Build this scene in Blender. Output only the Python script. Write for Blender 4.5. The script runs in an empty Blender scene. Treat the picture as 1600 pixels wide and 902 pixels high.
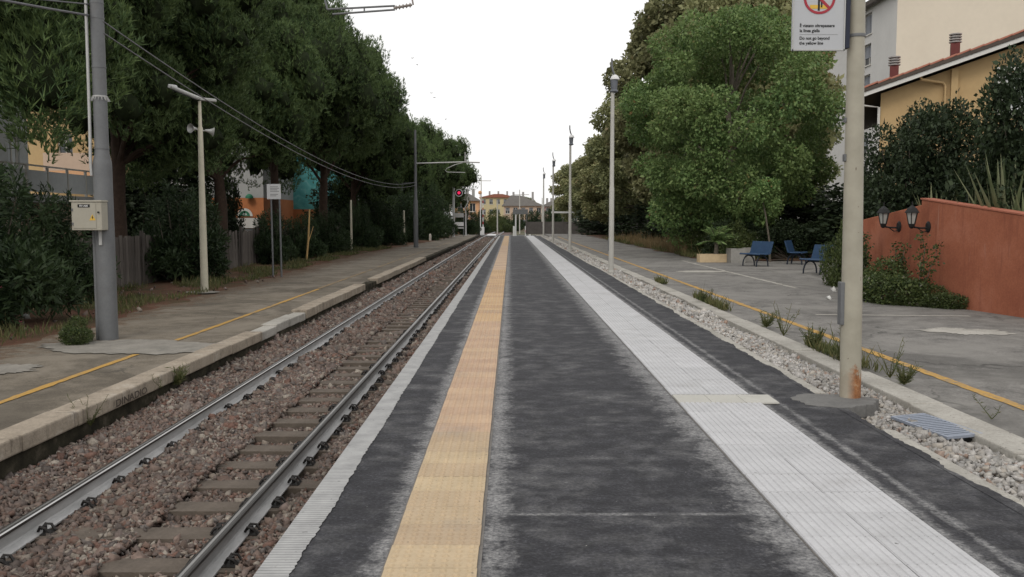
import bpy, bmesh, math, random
import numpy as np
from mathutils import Vector, Matrix

# ------------------------------------------------------------------ camera, sky, sun, exposure
scene = bpy.context.scene
C = scene.collection
rad = math.radians
cam_d = bpy.data.cameras.new('camera'); cam_o = bpy.data.objects.new('camera', cam_d); C.objects.link(cam_o)
cam_d.sensor_width = 36.0; cam_d.lens = 36.0 * 1385 / 1600
cam_d.clip_start = 0.05; cam_d.clip_end = 3000
cam_o.location = (0, 0, 1.5)
cam_o.rotation_euler = (rad(90 - 4.459), 0, rad(-0.083))
scene.camera = cam_o

SUN_EL, SUN_AZ = 42.0, 200.0            # azimuth measured from +Y towards +X: the sun stands behind the camera
world = bpy.data.worlds.new('World'); scene.world = world; world.use_nodes = True
wn = world.node_tree; wn.nodes.clear()
sky = wn.nodes.new('ShaderNodeTexSky'); sky.sky_type = 'NISHITA'; sky.sun_disc = False
sky.sun_elevation = rad(SUN_EL); sky.sun_rotation = rad(SUN_AZ)
sky.air_density = 1.0; sky.dust_density = 4.0; sky.ozone_density = 1.0
hs = wn.nodes.new('ShaderNodeHueSaturation'); hs.inputs['Saturation'].default_value = 0.12
cloud = wn.nodes.new('ShaderNodeRGB'); cloud.outputs[0].default_value = (14.2, 14.1, 14.0, 1)
mixw = wn.nodes.new('ShaderNodeMix'); mixw.data_type = 'RGBA'; mixw.inputs['Factor'].default_value = 0.8
bg = wn.nodes.new('ShaderNodeBackground'); bg.inputs['Strength'].default_value = 0.11
wo = wn.nodes.new('ShaderNodeOutputWorld')
wn.links.new(sky.outputs[0], hs.inputs['Color'])
wn.links.new(hs.outputs[0], mixw.inputs['A']); wn.links.new(cloud.outputs[0], mixw.inputs['B'])
wn.links.new(mixw.outputs['Result'], bg.inputs['Color']); wn.links.new(bg.outputs[0], wo.inputs['Surface'])

sun_d = bpy.data.lights.new('sun', 'SUN'); sun_d.energy = 1.0; sun_d.angle = rad(18); sun_d.color = (1, .93, .82)
sun_o = bpy.data.objects.new('sun', sun_d); C.objects.link(sun_o)
az = rad(SUN_AZ); el = rad(SUN_EL)
to_sun = Vector((math.sin(az) * math.cos(el), math.cos(az) * math.cos(el), math.sin(el)))
sun_o.rotation_euler = to_sun.to_track_quat('Z', 'Y').to_euler()

vs = scene.view_settings
vs.view_transform = 'Standard'; vs.look = 'None'; vs.gamma = 1.0; vs.exposure = -0.3; vs.use_curve_mapping = False

cy = scene.cycles; cy.max_bounces = 4; cy.diffuse_bounces = 3; cy.glossy_bounces = 2; cy.transmission_bounces = 2; cy.caustics_reflective = False; cy.caustics_refractive = False

rnd = random.Random(7)
rng = np.random.default_rng(11)
PI = math.pi

# ------------------------------------------------------------------ helpers
class MB:
    def __init__(s): s.v = []; s.f = []; s.m = []
    def add(s, vs_, fs, mi=0):
        o = len(s.v); s.v += [tuple(p) for p in vs_]
        for f in fs: s.f.append(tuple(i + o for i in f)); s.m.append(mi)
        return s
    def box(s, x0, x1, y0, y1, z0, z1, mi=0):
        return s.add([(x0,y0,z0),(x1,y0,z0),(x1,y1,z0),(x0,y1,z0),(x0,y0,z1),(x1,y0,z1),(x1,y1,z1),(x0,y1,z1)],
                     [(0,3,2,1),(4,5,6,7),(0,1,5,4),(1,2,6,5),(2,3,7,6),(3,0,4,7)], mi)
    def obox(s, c, size, rot=(0,0,0), mi=0):
        from mathutils import Euler
        R = Euler(rot).to_matrix(); a, b, d = [q / 2 for q in size]
        P = [Vector(c) + R @ Vector(p) for p in [(-a,-b,-d),(a,-b,-d),(a,b,-d),(-a,b,-d),(-a,-b,d),(a,-b,d),(a,b,d),(-a,b,d)]]
        return s.add(P, [(0,3,2,1),(4,5,6,7),(0,1,5,4),(1,2,6,5),(2,3,7,6),(3,0,4,7)], mi)
    def tube(s, pts, r, n=8, mi=0, cap=True):
        pts = [Vector(p) for p in pts]
        if not hasattr(r, '__len__'): r = [r] * len(pts)
        V = []; F = []; ref = None
        for i, p in enumerate(pts):
            t = (pts[min(i+1, len(pts)-1)] - pts[max(i-1, 0)]).normalized()
            if ref is None:
                ref = Vector((1,0,0)) if abs(t.x) < .9 else Vector((0,1,0))
            u = (ref - t * ref.dot(t)).normalized(); w = t.cross(u); ref = u
            for k in range(n):
                a = 2*PI*k/n; V.append(p + (u*math.cos(a) + w*math.sin(a)) * r[i])
        for i in range(len(pts)-1):
            for k in range(n):
                F.append((i*n+k, i*n+(k+1)%n, (i+1)*n+(k+1)%n, (i+1)*n+k))
        if cap:
            F.append(tuple(range(n))[::-1]); F.append(tuple((len(pts)-1)*n+k for k in range(n)))
        return s.add(V, F, mi)
    def lathe(s, prof, c=(0,0,0), n=20, axis='z', mi=0):
        V = []; F = []
        for r, z in prof:
            for k in range(n):
                a = 2*PI*k/n; x, y = r*math.cos(a), r*math.sin(a)
                p = {'z': (x,y,z), 'x': (z,x,y), 'y': (y,z,x)}[axis]
                V.append((p[0]+c[0], p[1]+c[1], p[2]+c[2]))
        for i in range(len(prof)-1):
            for k in range(n): F.append((i*n+k, i*n+(k+1)%n, (i+1)*n+(k+1)%n, (i+1)*n+k))
        F.append(tuple(range(n))[::-1]); F.append(tuple((len(prof)-1)*n+k for k in range(n)))
        return s.add(V, F, mi)
    def prism(s, prof, a0, a1, axis='y', mi=0):
        # prof: 2D polygon; axis y: (x,z); axis x: (y,z); axis z: (x,y)
        def q(p, a): return {'y': (p[0],a,p[1]), 'x': (a,p[0],p[1]), 'z': (p[0],p[1],a)}[axis]
        n = len(prof)
        V = [q(p,a0) for p in prof] + [q(p,a1) for p in prof]
        F = [tuple(range(n))[::-1], tuple(range(n, 2*n))] + [(i,(i+1)%n,n+(i+1)%n,n+i) for i in range(n)]
        return s.add(V, F, mi)
    def mesh(s, name, mats, smooth=False):
        me = bpy.data.meshes.new(name); me.from_pydata(s.v, [], s.f)
        mats = mats if isinstance(mats, (list, tuple)) else [mats]
        for m in mats: me.materials.append(M[m] if isinstance(m, str) else m)
        if len(mats) > 1: me.polygons.foreach_set('material_index', s.m)
        bm = bmesh.new(); bm.from_mesh(me); bmesh.ops.recalc_face_normals(bm, faces=bm.faces); bm.to_mesh(me); bm.free()
        if smooth:
            me.polygons.foreach_set('use_smooth', [True]*len(me.polygons))
            try: me.set_sharp_from_angle(angle=rad(40))
            except Exception: pass
        return me
    def build(s, name, mats, parent=None, loc=(0,0,0), rot=(0,0,0), smooth=False, bev=0):
        return place(s.mesh(name, mats, smooth), name, parent, loc, rot, bev)

def place(me, name, parent=None, loc=(0,0,0), rot=(0,0,0), bev=0):
    o = bpy.data.objects.new(name, me); C.objects.link(o); o.location = loc; o.rotation_euler = rot
    if parent: o.parent = parent
    if bev:
        b = o.modifiers.new('bevel', 'BEVEL'); b.width = bev; b.segments = 2; b.limit_method = 'ANGLE'; b.angle_limit = rad(40)
    return o
def tag(o, label, cat, group=None, kind=None):
    if label: o['label'] = label
    if cat: o['category'] = cat
    if group: o['group'] = group
    if kind: o['kind'] = kind
    return o
def thing(name, label, cat, loc=(0,0,0), rz=0, group=None):
    o = bpy.data.objects.new(name, None); C.objects.link(o); o.location = loc; o.rotation_euler = (0,0,rz)
    o.empty_display_size = .2
    return tag(o, label, cat, group)
def struct(o, label=None):
    o['kind'] = 'structure'
    if label: o['label'] = label
    return o
def dup(root, loc, rz=0, scale=None, label=None, group=None):
    def cp(o, par):
        c = o.copy(); C.objects.link(c); c.parent = par
        for ch in o.children: cp(ch, c)
        return c
    r = cp(root, None); r.location = loc; r.rotation_euler = (0,0,rz)
    if scale: r.scale = scale if hasattr(scale, '__len__') else (scale,)*3
    if label: r['label'] = label
    if group: r['group'] = group
    return r
def np_mesh(name, V, F, mats, smooth=False, midx=None):
    """V (n,3), F (m,k) arrays"""
    me = bpy.data.meshes.new(name); k = F.shape[1]
    me.vertices.add(len(V)); me.vertices.foreach_set('co', np.ascontiguousarray(V, dtype=np.float32).ravel())
    me.loops.add(F.size); me.loops.foreach_set('vertex_index', np.ascontiguousarray(F, dtype=np.int32).ravel())
    me.polygons.add(len(F)); me.polygons.foreach_set('loop_start', np.arange(0, F.size, k, dtype=np.int32))
    for m in (mats if isinstance(mats, (list, tuple)) else [mats]): me.materials.append(M[m])
    if midx is not None: me.polygons.foreach_set('material_index', midx)
    if smooth: me.polygons.foreach_set('use_smooth', [True]*len(F))
    me.update(calc_edges=True)
    return me

# ------------------------------------------------------------------ materials
M = {}
class NT:
    def __init__(s, name):
        m = bpy.data.materials.new(name); m.use_nodes = True; M[name] = m
        s.m = m; s.t = m.node_tree; s.t.nodes.clear()
        s.out = s.t.nodes.new('ShaderNodeOutputMaterial'); s.b = s.t.nodes.new('ShaderNodeBsdfPrincipled')
        s.t.links.new(s.b.outputs[0], s.out.inputs['Surface'])
    def n(s, typ, **kw):
        nd = s.t.nodes.new(typ)
        for k, v in kw.items(): setattr(nd, k, v)
        return nd
    def l(s, a, b): s.t.links.new(a, b)
    def coord(s, scale=(1,1,1), kind='Object'):
        tc = s.n('ShaderNodeTexCoord'); mp = s.n('ShaderNodeMapping'); mp.inputs['Scale'].default_value = scale
        s.l(tc.outputs[kind], mp.inputs['Vector']); return mp.outputs[0]
    def wcoord(s, scale=(1,1,1)):
        g = s.n('ShaderNodeNewGeometry'); mp = s.n('ShaderNodeMapping'); mp.inputs['Scale'].default_value = scale
        s.l(g.outputs['Position'], mp.inputs['Vector']); return mp.outputs[0]
    def noise(s, vec, scale=5, detail=4, rough=.55, dist=0):
        nd = s.n('ShaderNodeTexNoise'); nd.inputs['Scale'].default_value = scale; nd.inputs['Detail'].default_value = detail
        nd.inputs['Roughness'].default_value = rough; nd.inputs['Distortion'].default_value = dist
        s.l(vec, nd.inputs['Vector']); return nd.outputs['Fac']
    def ramp(s, fac, stops, interp='LINEAR'):
        r = s.n('ShaderNodeValToRGB'); e = r.color_ramp.elements; r.color_ramp.interpolation = interp
        while len(e) < len(stops): e.new(.5)
        for q, (p, c) in zip(e, stops):
            q.position = p; c = (c,c,c) if not hasattr(c, '__len__') else c; q.color = (*c[:3], 1)
        s.l(fac, r.inputs[0]); return r.outputs[0]
    def mix(s, fac, a, b, typ='MIX'):
        m = s.n('ShaderNodeMix', data_type='RGBA', blend_type=typ)
        for sock, v in ((m.inputs['Factor'], fac), (m.inputs['A'], a), (m.inputs['B'], b)):
            if isinstance(v, (int, float)): sock.default_value = v
            elif isinstance(v, (tuple, list)): sock.default_value = (*v[:3], 1)
            else: s.l(v, sock)
        return m.outputs['Result']
    def math(s, op, a, b=0, clamp=False):
        m = s.n('ShaderNodeMath', operation=op); m.use_clamp = clamp
        for sock, v in ((m.inputs[0], a), (m.inputs[1], b)):
            if isinstance(v, (int, float)): sock.default_value = v
            else: s.l(v, sock)
        return m.outputs[0]
    def bump(s, h, strength=.3, dist=.01):
        b = s.n('ShaderNodeBump'); b.inputs['Strength'].default_value = strength; b.inputs['Distance'].default_value = dist
        s.l(h, b.inputs['Height']); s.l(b.outputs[0], s.b.inputs['Normal'])
    def fin(s, col, rough=.8, spec=.3, metal=0):
        if isinstance(col, (tuple, list)): s.b.inputs['Base Color'].default_value = (*col[:3], 1)
        else: s.l(col, s.b.inputs['Base Color'])
        if isinstance(rough, (int, float)): s.b.inputs['Roughness'].default_value = rough
        else: s.l(rough, s.b.inputs['Roughness'])
        s.b.inputs['Specular IOR Level'].default_value = spec; s.b.inputs['Metallic'].default_value = metal
        return s.m

def simple(name, c, rough=.6, var=.18, scale=6, bump=.15, bscale=60, spec=.3, metal=0, dirt=None, dirt_amt=.5, kind='Object'):
    """base colour with two scales of tonal variation, optional blotchy dirt and fine relief"""
    t = NT(name); v = t.coord(kind=kind)
    n1 = t.noise(v, scale, 6, .6); n2 = t.noise(v, scale*7, 3)
    f = t.math('ADD', t.math('MULTIPLY', n1, .65), t.math('MULTIPLY', n2, .35))
    col = t.ramp(f, [(.3, tuple(q*(1-var) for q in c)), (.7, tuple(min(1, q*(1+var)) for q in c))])
    if dirt:
        d = t.ramp(t.noise(v, scale*.6, 8, .7, .6), [(.5, 0.0), (.72, 1.0)])
        col = t.mix(t.math('MULTIPLY', d, dirt_amt), col, dirt)
    if bump: t.bump(t.noise(v, bscale, 3), bump, .008)
    return t.fin(col, rough, spec, metal)

def leafmat(name, c_dark, c_mid, c_light, rough=.55, trans=.22, accent=None, acc=.97, clump=.35):
    t = NT(name); g = t.n('ShaderNodeNewGeometry'); oi = t.n('ShaderNodeObjectInfo')
    stops = [(0, c_dark), (.55, c_mid), (.93, c_light)]
    if accent: stops += [(acc, c_light), (min(acc+.005, 1), accent)]
    col = t.ramp(g.outputs['Random Per Island'], stops)
    v = t.coord()
    cl = t.noise(v, clump, 3)
    col = t.mix(t.ramp(cl, [(.38, 0), (.62, .55)]), col, c_light)
    hsv = t.n('ShaderNodeHueSaturation'); t.l(col, hsv.inputs['Color'])
    t.l(t.math('ADD', .8, t.math('MULTIPLY', oi.outputs['Random'], .35)), hsv.inputs['Value'])
    col = hsv.outputs[0]
    t.fin(col, rough, .25)
    tr = t.n('ShaderNodeBsdfTranslucent'); t.l(col, tr.inputs['Color'])
    ms = t.n('ShaderNodeMixShader'); ms.inputs[0].default_value = trans
    t.l(t.b.outputs[0], ms.inputs[1]); t.l(tr.outputs[0], ms.inputs[2]); t.l(ms.outputs[0], t.out.inputs['Surface'])
    return t.m

def stonemat(name, cols, rough=.85):
    t = NT(name); g = t.n('ShaderNodeNewGeometry')
    n = len(cols); col = t.ramp(g.outputs['Random Per Island'], [(i/n, c) for i, c in enumerate(cols)], 'CONSTANT')
    v = t.coord(); nz = t.noise(v, 45, 4, .65)
    col = t.mix(.55, col, t.ramp(nz, [(.3, .5), (.7, 1.3)]), 'MULTIPLY')
    big = t.noise(v, .5, 3)
    col = t.mix(t.ramp(big, [(.42, 0.0), (.66, .45)]), col, tuple(sum(c[i] for c in cols)/n*.55 for i in range(3)))
    t.bump(nz, .35, .006)
    return t.fin(col, rough, .2)

# new asphalt of the platform: bitumen with grey cement dust beside the tactile strips
t = NT('new_asphalt'); v = t.wcoord(); sx = t.n('ShaderNodeSeparateXYZ'); t.l(v, sx.inputs[0]); X = sx.outputs[0]
fine = t.noise(v, 52, 3, .75); mid = t.noise(v, 7, 4, .65)
base = t.ramp(t.math('ADD', t.math('MULTIPLY', fine, .6), t.math('MULTIPLY', mid, .4)), [(.36, (.010,.010,.012)), (.48, (.020,.020,.0235)), (.58, (.038,.038,.044)), (.7, (.12,.12,.13))])
streak = t.noise(t.wcoord((1, 1.2, 1)), 1.3, 7, .68, .3)
streak2 = t.noise(t.wcoord((1, 1.2, 1)), 4, 5, .65, .2)
def band(c, w):   # 1 at x = c, falling to 0 at distance w
    return t.math('SUBTRACT', 1.0, t.math('DIVIDE', t.math('ABSOLUTE', t.math('SUBTRACT', X, c)), w), True)
d1 = t.math('MAXIMUM', t.math('MAXIMUM', band(-.565, .115), band(-.09, .155)), t.math('MAXIMUM', band(1.335, .27), t.math('MAXIMUM', band(2.07, .07), t.math('MULTIPLY', band(2.2, .055), .85))))
wob = t.noise(v, 4.5, 6, .76, .3)
holes = t.noise(v, 20, 4, .75)
dust = t.math('ADD', t.math('MULTIPLY', d1, .58), t.math('ADD', t.math('MULTIPLY', t.math('SUBTRACT', wob, .5), 1.7), t.math('MULTIPLY', t.math('SUBTRACT', holes, .5), .8)))
dust = t.math('MULTIPLY', t.ramp(dust, [(.14, 0.0), (.4, .45), (.7, .85)]), t.math('MULTIPLY', d1, 4.0, True))
veil = t.ramp(t.math('ADD', t.math('MULTIPLY', streak, .5), t.math('MULTIPLY', streak2, .5)), [(.48, 0.0), (.56, .25), (.68, .8)])
seam = t.math('MULTIPLY', t.math('SUBTRACT', 1.0, t.math('DIVIDE', t.math('ABSOLUTE', t.math('SUBTRACT', sx.outputs[1], 4.42)), .035), True), t.ramp(wob, [(.4, .2), (.6, .9)]))
seam = t.math('MULTIPLY', seam, t.math('GREATER_THAN', X, -.1)); seam = t.math('MULTIPLY', seam, t.math('LESS_THAN', X, 1.2))
allover = t.math('MAXIMUM', t.math('MAXIMUM', dust, seam), t.math('MULTIPLY', veil, .6))
dcol = t.ramp(t.noise(v, 45, 3, .7), [(.35, (.10,.10,.105)), (.65, (.36,.355,.35))])
col = t.mix(allover, base, dcol)
spk = t.ramp(t.noise(v, 38, 2, .5), [(.76, 0.0), (.79, .8)])
col = t.mix(spk, col, (.4,.39,.37))
t.bump(fine, .5, .006); t.fin(col, .78, .3)

def old_asphalt(name, c, stain, crack=.8, edge=False):
    t = NT(name); v = t.wcoord()
    fine = t.noise(v, 42, 3, .75); big = t.noise(v, .7, 6, .65, .4); mid = t.noise(v, 4, 5, .6)
    col = t.ramp(t.math('ADD', t.math('MULTIPLY', fine, .55), t.math('MULTIPLY', mid, .45)), [(.34, tuple(q*.5 for q in c)), (.5, c), (.66, tuple(q*1.55 for q in c))])
    col = t.mix(t.ramp(big, [(.44, 0.0), (.62, .8)]), col, stain)
    big2 = t.noise(v, .33, 7, .65, .8)
    col = t.mix(t.ramp(big2, [(.52, 0.0), (.6, .6)]), col, tuple(q*.5 for q in c))
    vo = t.n('ShaderNodeTexVoronoi', feature='DISTANCE_TO_EDGE'); vo.inputs['Scale'].default_value = .42
    nv = t.n('ShaderNodeTexNoise'); nv.inputs['Scale'].default_value = 1.6; nv.inputs['Detail'].default_value = 6; t.l(v, nv.inputs['Vector'])
    va = t.n('ShaderNodeVectorMath', operation='MULTIPLY_ADD'); t.l(nv.outputs['Color'], va.inputs[0]); va.inputs[1].default_value = (1.3,1.3,0); t.l(v, va.inputs[2])
    t.l(va.outputs[0], vo.inputs['Vector'])
    ck = t.ramp(vo.outputs['Distance'], [(.0, 1.0), (.012, 0.0)])
    ck = t.math('MULTIPLY', ck, t.ramp(t.noise(v, .5, 3), [(.45, 0.0), (.6, crack)]))
    col = t.mix(ck, col, (.03,.03,.028))
    pa = t.ramp(t.noise(v, 55, 2, .5), [(.72, 0.0), (.76, .7)])
    col = t.mix(pa, col, (.34,.32,.29))
    if edge:   # soil and needle litter washed over the asphalt beside the verge
        sp = t.n('ShaderNodeSeparateXYZ'); t.l(v, sp.inputs[0])
        near = t.math('SUBTRACT', t.math('MULTIPLY', sp.outputs[0], -1), 6.6)
        k = t.ramp(t.math('ADD', t.math('MULTIPLY', near, .55), t.math('MULTIPLY', t.math('SUBTRACT', mid, .5), 2.2)), [(.3, 0.0), (.6, .8)])
        col = t.mix(k, col, t.ramp(fine, [(.35, (.05,.035,.022)), (.65, (.16,.10,.065))]))
    t.bump(fine, .55, .01)
    return t.fin(col, .9, .2)
old_asphalt('asphalt_old_right', (.165,.158,.148), (.225,.216,.2))
old_asphalt('asphalt_old_left', (.148,.127,.1), (.22,.192,.155), edge=True)

def paint(name, c, under, wear=(.46,.62), scale=14):
    t = NT(name); v = t.wcoord(); w = t.noise(v, scale, 8, .7)
    big = t.noise(v, 1.3, 4)
    f = t.ramp(t.math('ADD', t.math('MULTIPLY', w, .6), t.math('MULTIPLY', big, .4)), [(wear[0], 0.0), (wear[1], 1.0)])
    col = t.ramp(t.noise(v, 30, 3), [(.3, tuple(q*.75 for q in c)), (.7, c)])
    col = t.mix(f, col, under); t.bump(t.noise(v, 70, 3), .3, .006)
    return t.fin(col, .75, .25)
paint('paint_yellow_old', (.47,.28,.075), (.17,.155,.13), (.5,.63))
paint('paint_yellow_faded', (.36,.23,.1), (.14,.128,.105), (.38,.58))

# ribbed white edge strip
t = NT('edge_strip'); v = t.wcoord(); wv = t.n('ShaderNodeTexWave', wave_type='BANDS', bands_direction='Y')
wv.inputs['Scale'].default_value = 10.5; wv.inputs['Distortion'].default_value = .4; t.l(v, wv.inputs['Vector'])
nz = t.noise(v, 6, 6, .65); col = t.ramp(nz, [(.3, (.27,.27,.27)), (.65, (.4,.4,.395))])
col = t.mix(t.ramp(t.noise(v, 24, 4, .6), [(.62, 0.0), (.7, .7)]), col, (.15,.15,.15))
groove = t.ramp(wv.outputs['Fac'], [(.0, .55), (.25, 1.0)])
col = t.mix(1.0, col, groove, 'MULTIPLY')
t.bump(wv.outputs['Fac'], .5, .004); t.fin(col, .8, .3)

def tilemat(name, c, var=.12, rv=.18):
    t = NT(name); v = t.wcoord(); oi = t.n('ShaderNodeObjectInfo')
    nz = t.noise(v, 3.5, 7, .68); n2 = t.noise(v, 50, 4, .65)
    col = t.ramp(t.math('ADD', t.math('MULTIPLY', nz, .6), t.math('MULTIPLY', n2, .4)), [(.3, tuple(q*(1-1.6*var) for q in c)), (.68, tuple(q*(1+var) for q in c))])
    hsv = t.n('ShaderNodeHueSaturation'); t.l(col, hsv.inputs['Color'])
    t.l(t.math('ADD', 1-rv/2, t.math('MULTIPLY', oi.outputs['Random'], rv)), hsv.inputs['Value'])
    t.l(t.math('ADD', .494, t.math('MULTIPLY', oi.outputs['Random'], .012)), hsv.inputs['Hue'])
    col = t.mix(t.ramp(t.noise(v, 1.1, 8, .72), [(.54, 0.0), (.7, .4)]), hsv.outputs[0], (.24,.225,.21))
    sp = t.ramp(t.noise(v, 33, 1.5, .4), [(.77, 0.0), (.79, .8)])
    col = t.mix(sp, col, (.06,.055,.05))
    t.bump(n2, .25, .004); return t.fin(col, .8, .25)
tilemat('tile_beige', (.445,.345,.23)); tilemat('tile_salmon', (.45,.322,.225)); tilemat('tile_ochre', (.465,.325,.2)); tilemat('tile_white', (.46,.46,.47), .10, .07)
tilemat('tile_cream', (.43,.42,.385), .08)
simple('apron', (.145,.142,.137), .9, .3, 5, .4, 50, dirt=(.09,.09,.088), kind='Object')
simple('mortar', (.16,.15,.14), .9, .3, 12)
simple('patch_grey', (.22,.205,.18), .9, .3, 3, .4, 40, dirt=(.14,.135,.12), dirt_amt=.9, kind='Object')
simple('concrete_pale', (.42,.39,.34), .9, .22, 3, .4, 40, dirt=(.2,.18,.15), dirt_amt=.7, kind='Generated')
t = NT('kerb_concrete'); v = t.wcoord(); a = t.noise(v, 2.2, 8, .7); b = t.noise(v, 35, 4, .7)
col = t.ramp(a, [(.3, (.25,.21,.165)), (.55, (.37,.315,.25)), (.7, (.45,.4,.34))]); col = t.mix(.6, col, t.ramp(b, [(.3, .55), (.65, 1.0)]), 'MULTIPLY')
col = t.mix(t.ramp(t.noise(t.wcoord((1,2.2,.35)), 3.0, 8, .75), [(.55, 0.0), (.7, .8)]), col, (.075,.06,.045)); t.bump(b, .6, .012); t.fin(col, .9, .2)
t = NT('kerb_strip'); v = t.wcoord(); a = t.noise(v, 1.6, 8, .7); b = t.noise(v, 45, 4, .7)
col = t.ramp(a, [(.3, (.28,.265,.235)), (.6, (.44,.42,.38))]); col = t.mix(.6, col, t.ramp(b, [(.3, .55), (.65, 1.0)]), 'MULTIPLY')
col = t.mix(t.ramp(t.noise(v, 26, 3, .6), [(.66, 0.0), (.7, .8)]), col, (.05,.048,.045)); t.bump(b, .6, .01); t.fin(col, .9, .2)
t = NT('mossy_wall'); v = t.wcoord(); a = t.noise(v, 4, 8, .7)
col = t.ramp(a, [(.35, (.022,.02,.015)), (.55, (.045,.04,.028)), (.7, (.1,.085,.065))]); t.bump(a, .8, .03); t.fin(col, .95, .1)
stonemat('ballast_stone', [(.165,.112,.09), (.205,.15,.125), (.125,.093,.078), (.25,.21,.175), (.17,.10,.078), (.145,.128,.118), (.215,.165,.145), (.09,.075,.068), (.185,.135,.112), (.3,.265,.225), (.14,.11,.098), (.175,.145,.128)])
stonemat('pale_stone', [(.36,.34,.31), (.48,.46,.43), (.28,.265,.245), (.42,.38,.33), (.52,.5,.48), (.32,.31,.3), (.44,.42,.4), (.34,.33,.31), (.5,.47,.43), (.4,.39,.37), (.45,.43,.41), (.4,.38,.35), (.34,.24,.19), (.47,.45,.43)])
t = NT('ballast_bed'); v = t.wcoord(); vo = t.n('ShaderNodeTexVoronoi'); vo.inputs['Scale'].default_value = 19; t.l(v, vo.inputs['Vector'])
hv = t.n('ShaderNodeSeparateColor'); t.l(vo.outputs['Color'], hv.inputs[0])
col = t.ramp(hv.outputs[0], [(0, (.085,.06,.055)), (.5, (.14,.10,.092)), (1, (.2,.16,.145))]); t.bump(vo.outputs['Distance'], 1.0, .03); t.fin(col, .95, .1)
t = NT('gravel_bed'); v = t.wcoord(); vo = t.n('ShaderNodeTexVoronoi'); vo.inputs['Scale'].default_value = 22; t.l(v, vo.inputs['Vector'])
hv = t.n('ShaderNodeSeparateColor'); t.l(vo.outputs['Color'], hv.inputs[0])
col = t.ramp(hv.outputs[0], [(0, (.17,.16,.14)), (.5, (.27,.25,.23)), (1, (.38,.36,.33))]); t.bump(vo.outputs['Distance'], 1.0, .03); t.fin(col, .95, .1)
# rails
t = NT('rail_steel'); v = t.coord((1,1,1)); a = t.noise(t.coord((1,.2,1)), 14, 6, .7)
t.fin(t.ramp(a, [(.3, (.3,.3,.295)), (.7, (.46,.455,.45))]), .6, .4, .1); t.bump(a, .2, .004)
t = NT('rail_head'); a = t.noise(t.coord((6,.1,6)), 8, 5, .6)
t.fin(t.ramp(a, [(.3, (.045,.042,.04)), (.7, (.1,.095,.09))]), .38, .5, .6)
t = NT('rail_shine'); a = t.noise(t.coord((6,.15,6)), 9, 5, .6)
t.fin(t.ramp(a, [(.3, (.4,.39,.38)), (.7, (.6,.59,.58))]), .32, .5, .8)
simple('clip_iron', (.03,.028,.027), .6, .3, 20, .3, 80, metal=.4)
simple('sleeper_wood', (.105,.086,.07), .92, .35, 5, .6, 50, dirt=(.08,.065,.05), kind='Object')
# metals, paints
simple('galvanised', (.15,.155,.16), .6, .14, 5, .12, 40, metal=.2, dirt=(.13,.125,.12))
simple('galv_pale', (.42,.42,.41), .5, .1, 5, .1, 40, metal=.3)
simple('post_cream', (.5,.47,.37), .6, .1, 4, .12, 50, dirt=(.33,.29,.2), dirt_amt=.35)
simple('post_grey', (.42,.41,.38), .6, .1, 4, .12, 50)
simple('box_cream', (.34,.32,.265), .6, .08, 4, .08, 60, dirt=(.3,.26,.19), dirt_amt=.4)
t = NT('post_near'); v = t.wcoord(); sz = t.n('ShaderNodeSeparateXYZ'); t.l(v, sz.inputs[0]); nz = t.noise(v, 9, 7, .7)
col = t.ramp(t.noise(v, 5, 6, .6), [(.3, (.29,.27,.215)), (.7, (.37,.345,.28))])
low = t.math('SUBTRACT', .42, sz.outputs[2]); lowf = t.ramp(t.math('ADD', t.math('MULTIPLY', low, 1.9), t.math('MULTIPLY', t.math('SUBTRACT', nz, .5), 1.1)), [(.3, 0.0), (.42, 1.0)])
rx = t.math('SUBTRACT', sz.outputs[0], 2.815); side = t.math('MULTIPLY', rx, 14, True)
rust = t.ramp(t.noise(v, 22, 6, .7), [(.3, (.12,.045,.02)), (.55, (.3,.13,.05)), (.72, (.38,.27,.17))])
col = t.mix(t.math('MULTIPLY', lowf, t.math('ADD', .12, side), True), col, rust)
chip = t.ramp(t.noise(t.wcoord((1,1,.5)), 26, 3, .5), [(.735, 0.0), (.755, 1.0)])
col = t.mix(t.math('MULTIPLY', chip, .8), col, (.12,.085,.06)); t.bump(nz, .15, .004); t.fin(col, .55, .35)
simple('grate_blue', (.27,.3,.36), .6, .15, 6, .1, 60, metal=.2, dirt=(.13,.13,.13))
simple('plastic_white', (.62,.62,.62), .5, .04, 3, 0)
simple('sign_white', (.43,.44,.46), .45, .04, 2, 0, dirt=(.44,.44,.43), dirt_amt=.5)
simple('lamp_grey', (.13,.14,.16), .5, .1, 4, 0)
simple('sign_navy', (.018,.022,.04), .5, .1, 4, 0)
simple('sign_red', (.33,.03,.045), .5, .06, 4, 0); simple('sign_black', (.012,.012,.012), .6, .1, 4, 0)
simple('sign_yellow', (.6,.38,.06), .5, .08, 4, 0); simple('sign_green', (.03,.16,.09), .5, .1, 4, 0); simple('sign_grey', (.22,.22,.22), .6, .1, 4, 0)
simple('lamp_glass', (.34,.34,.32), .25, .03, 3, 0, spec=.5)
simple('cable_grey', (.14,.14,.15), .6, .1, 4, 0)
simple('insulator', (.25,.22,.2), .3, .1, 10, 0)
simple('bench_blue', (.018,.048,.105), .5, .22, 8, .1, 60, spec=.35, dirt=(.03,.08,.14), dirt_amt=.4)
simple('bench_iron', (.012,.018,.03), .5, .2, 8, .1)
t = NT('terracotta_wall'); v = t.wcoord(); n1 = t.noise(v, 1.3, 6, .65); n2 = t.noise(v, 30, 3, .7); st = t.noise(t.wcoord((3.5,3.5,.25)), 2.2, 5, .65)
col = t.ramp(n1, [(.32, (.26,.088,.052)), (.52, (.32,.115,.066)), (.7, (.37,.145,.09))]); col = t.mix(.5, col, t.ramp(n2, [(.3, .72), (.7, 1.12)]), 'MULTIPLY')
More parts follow.
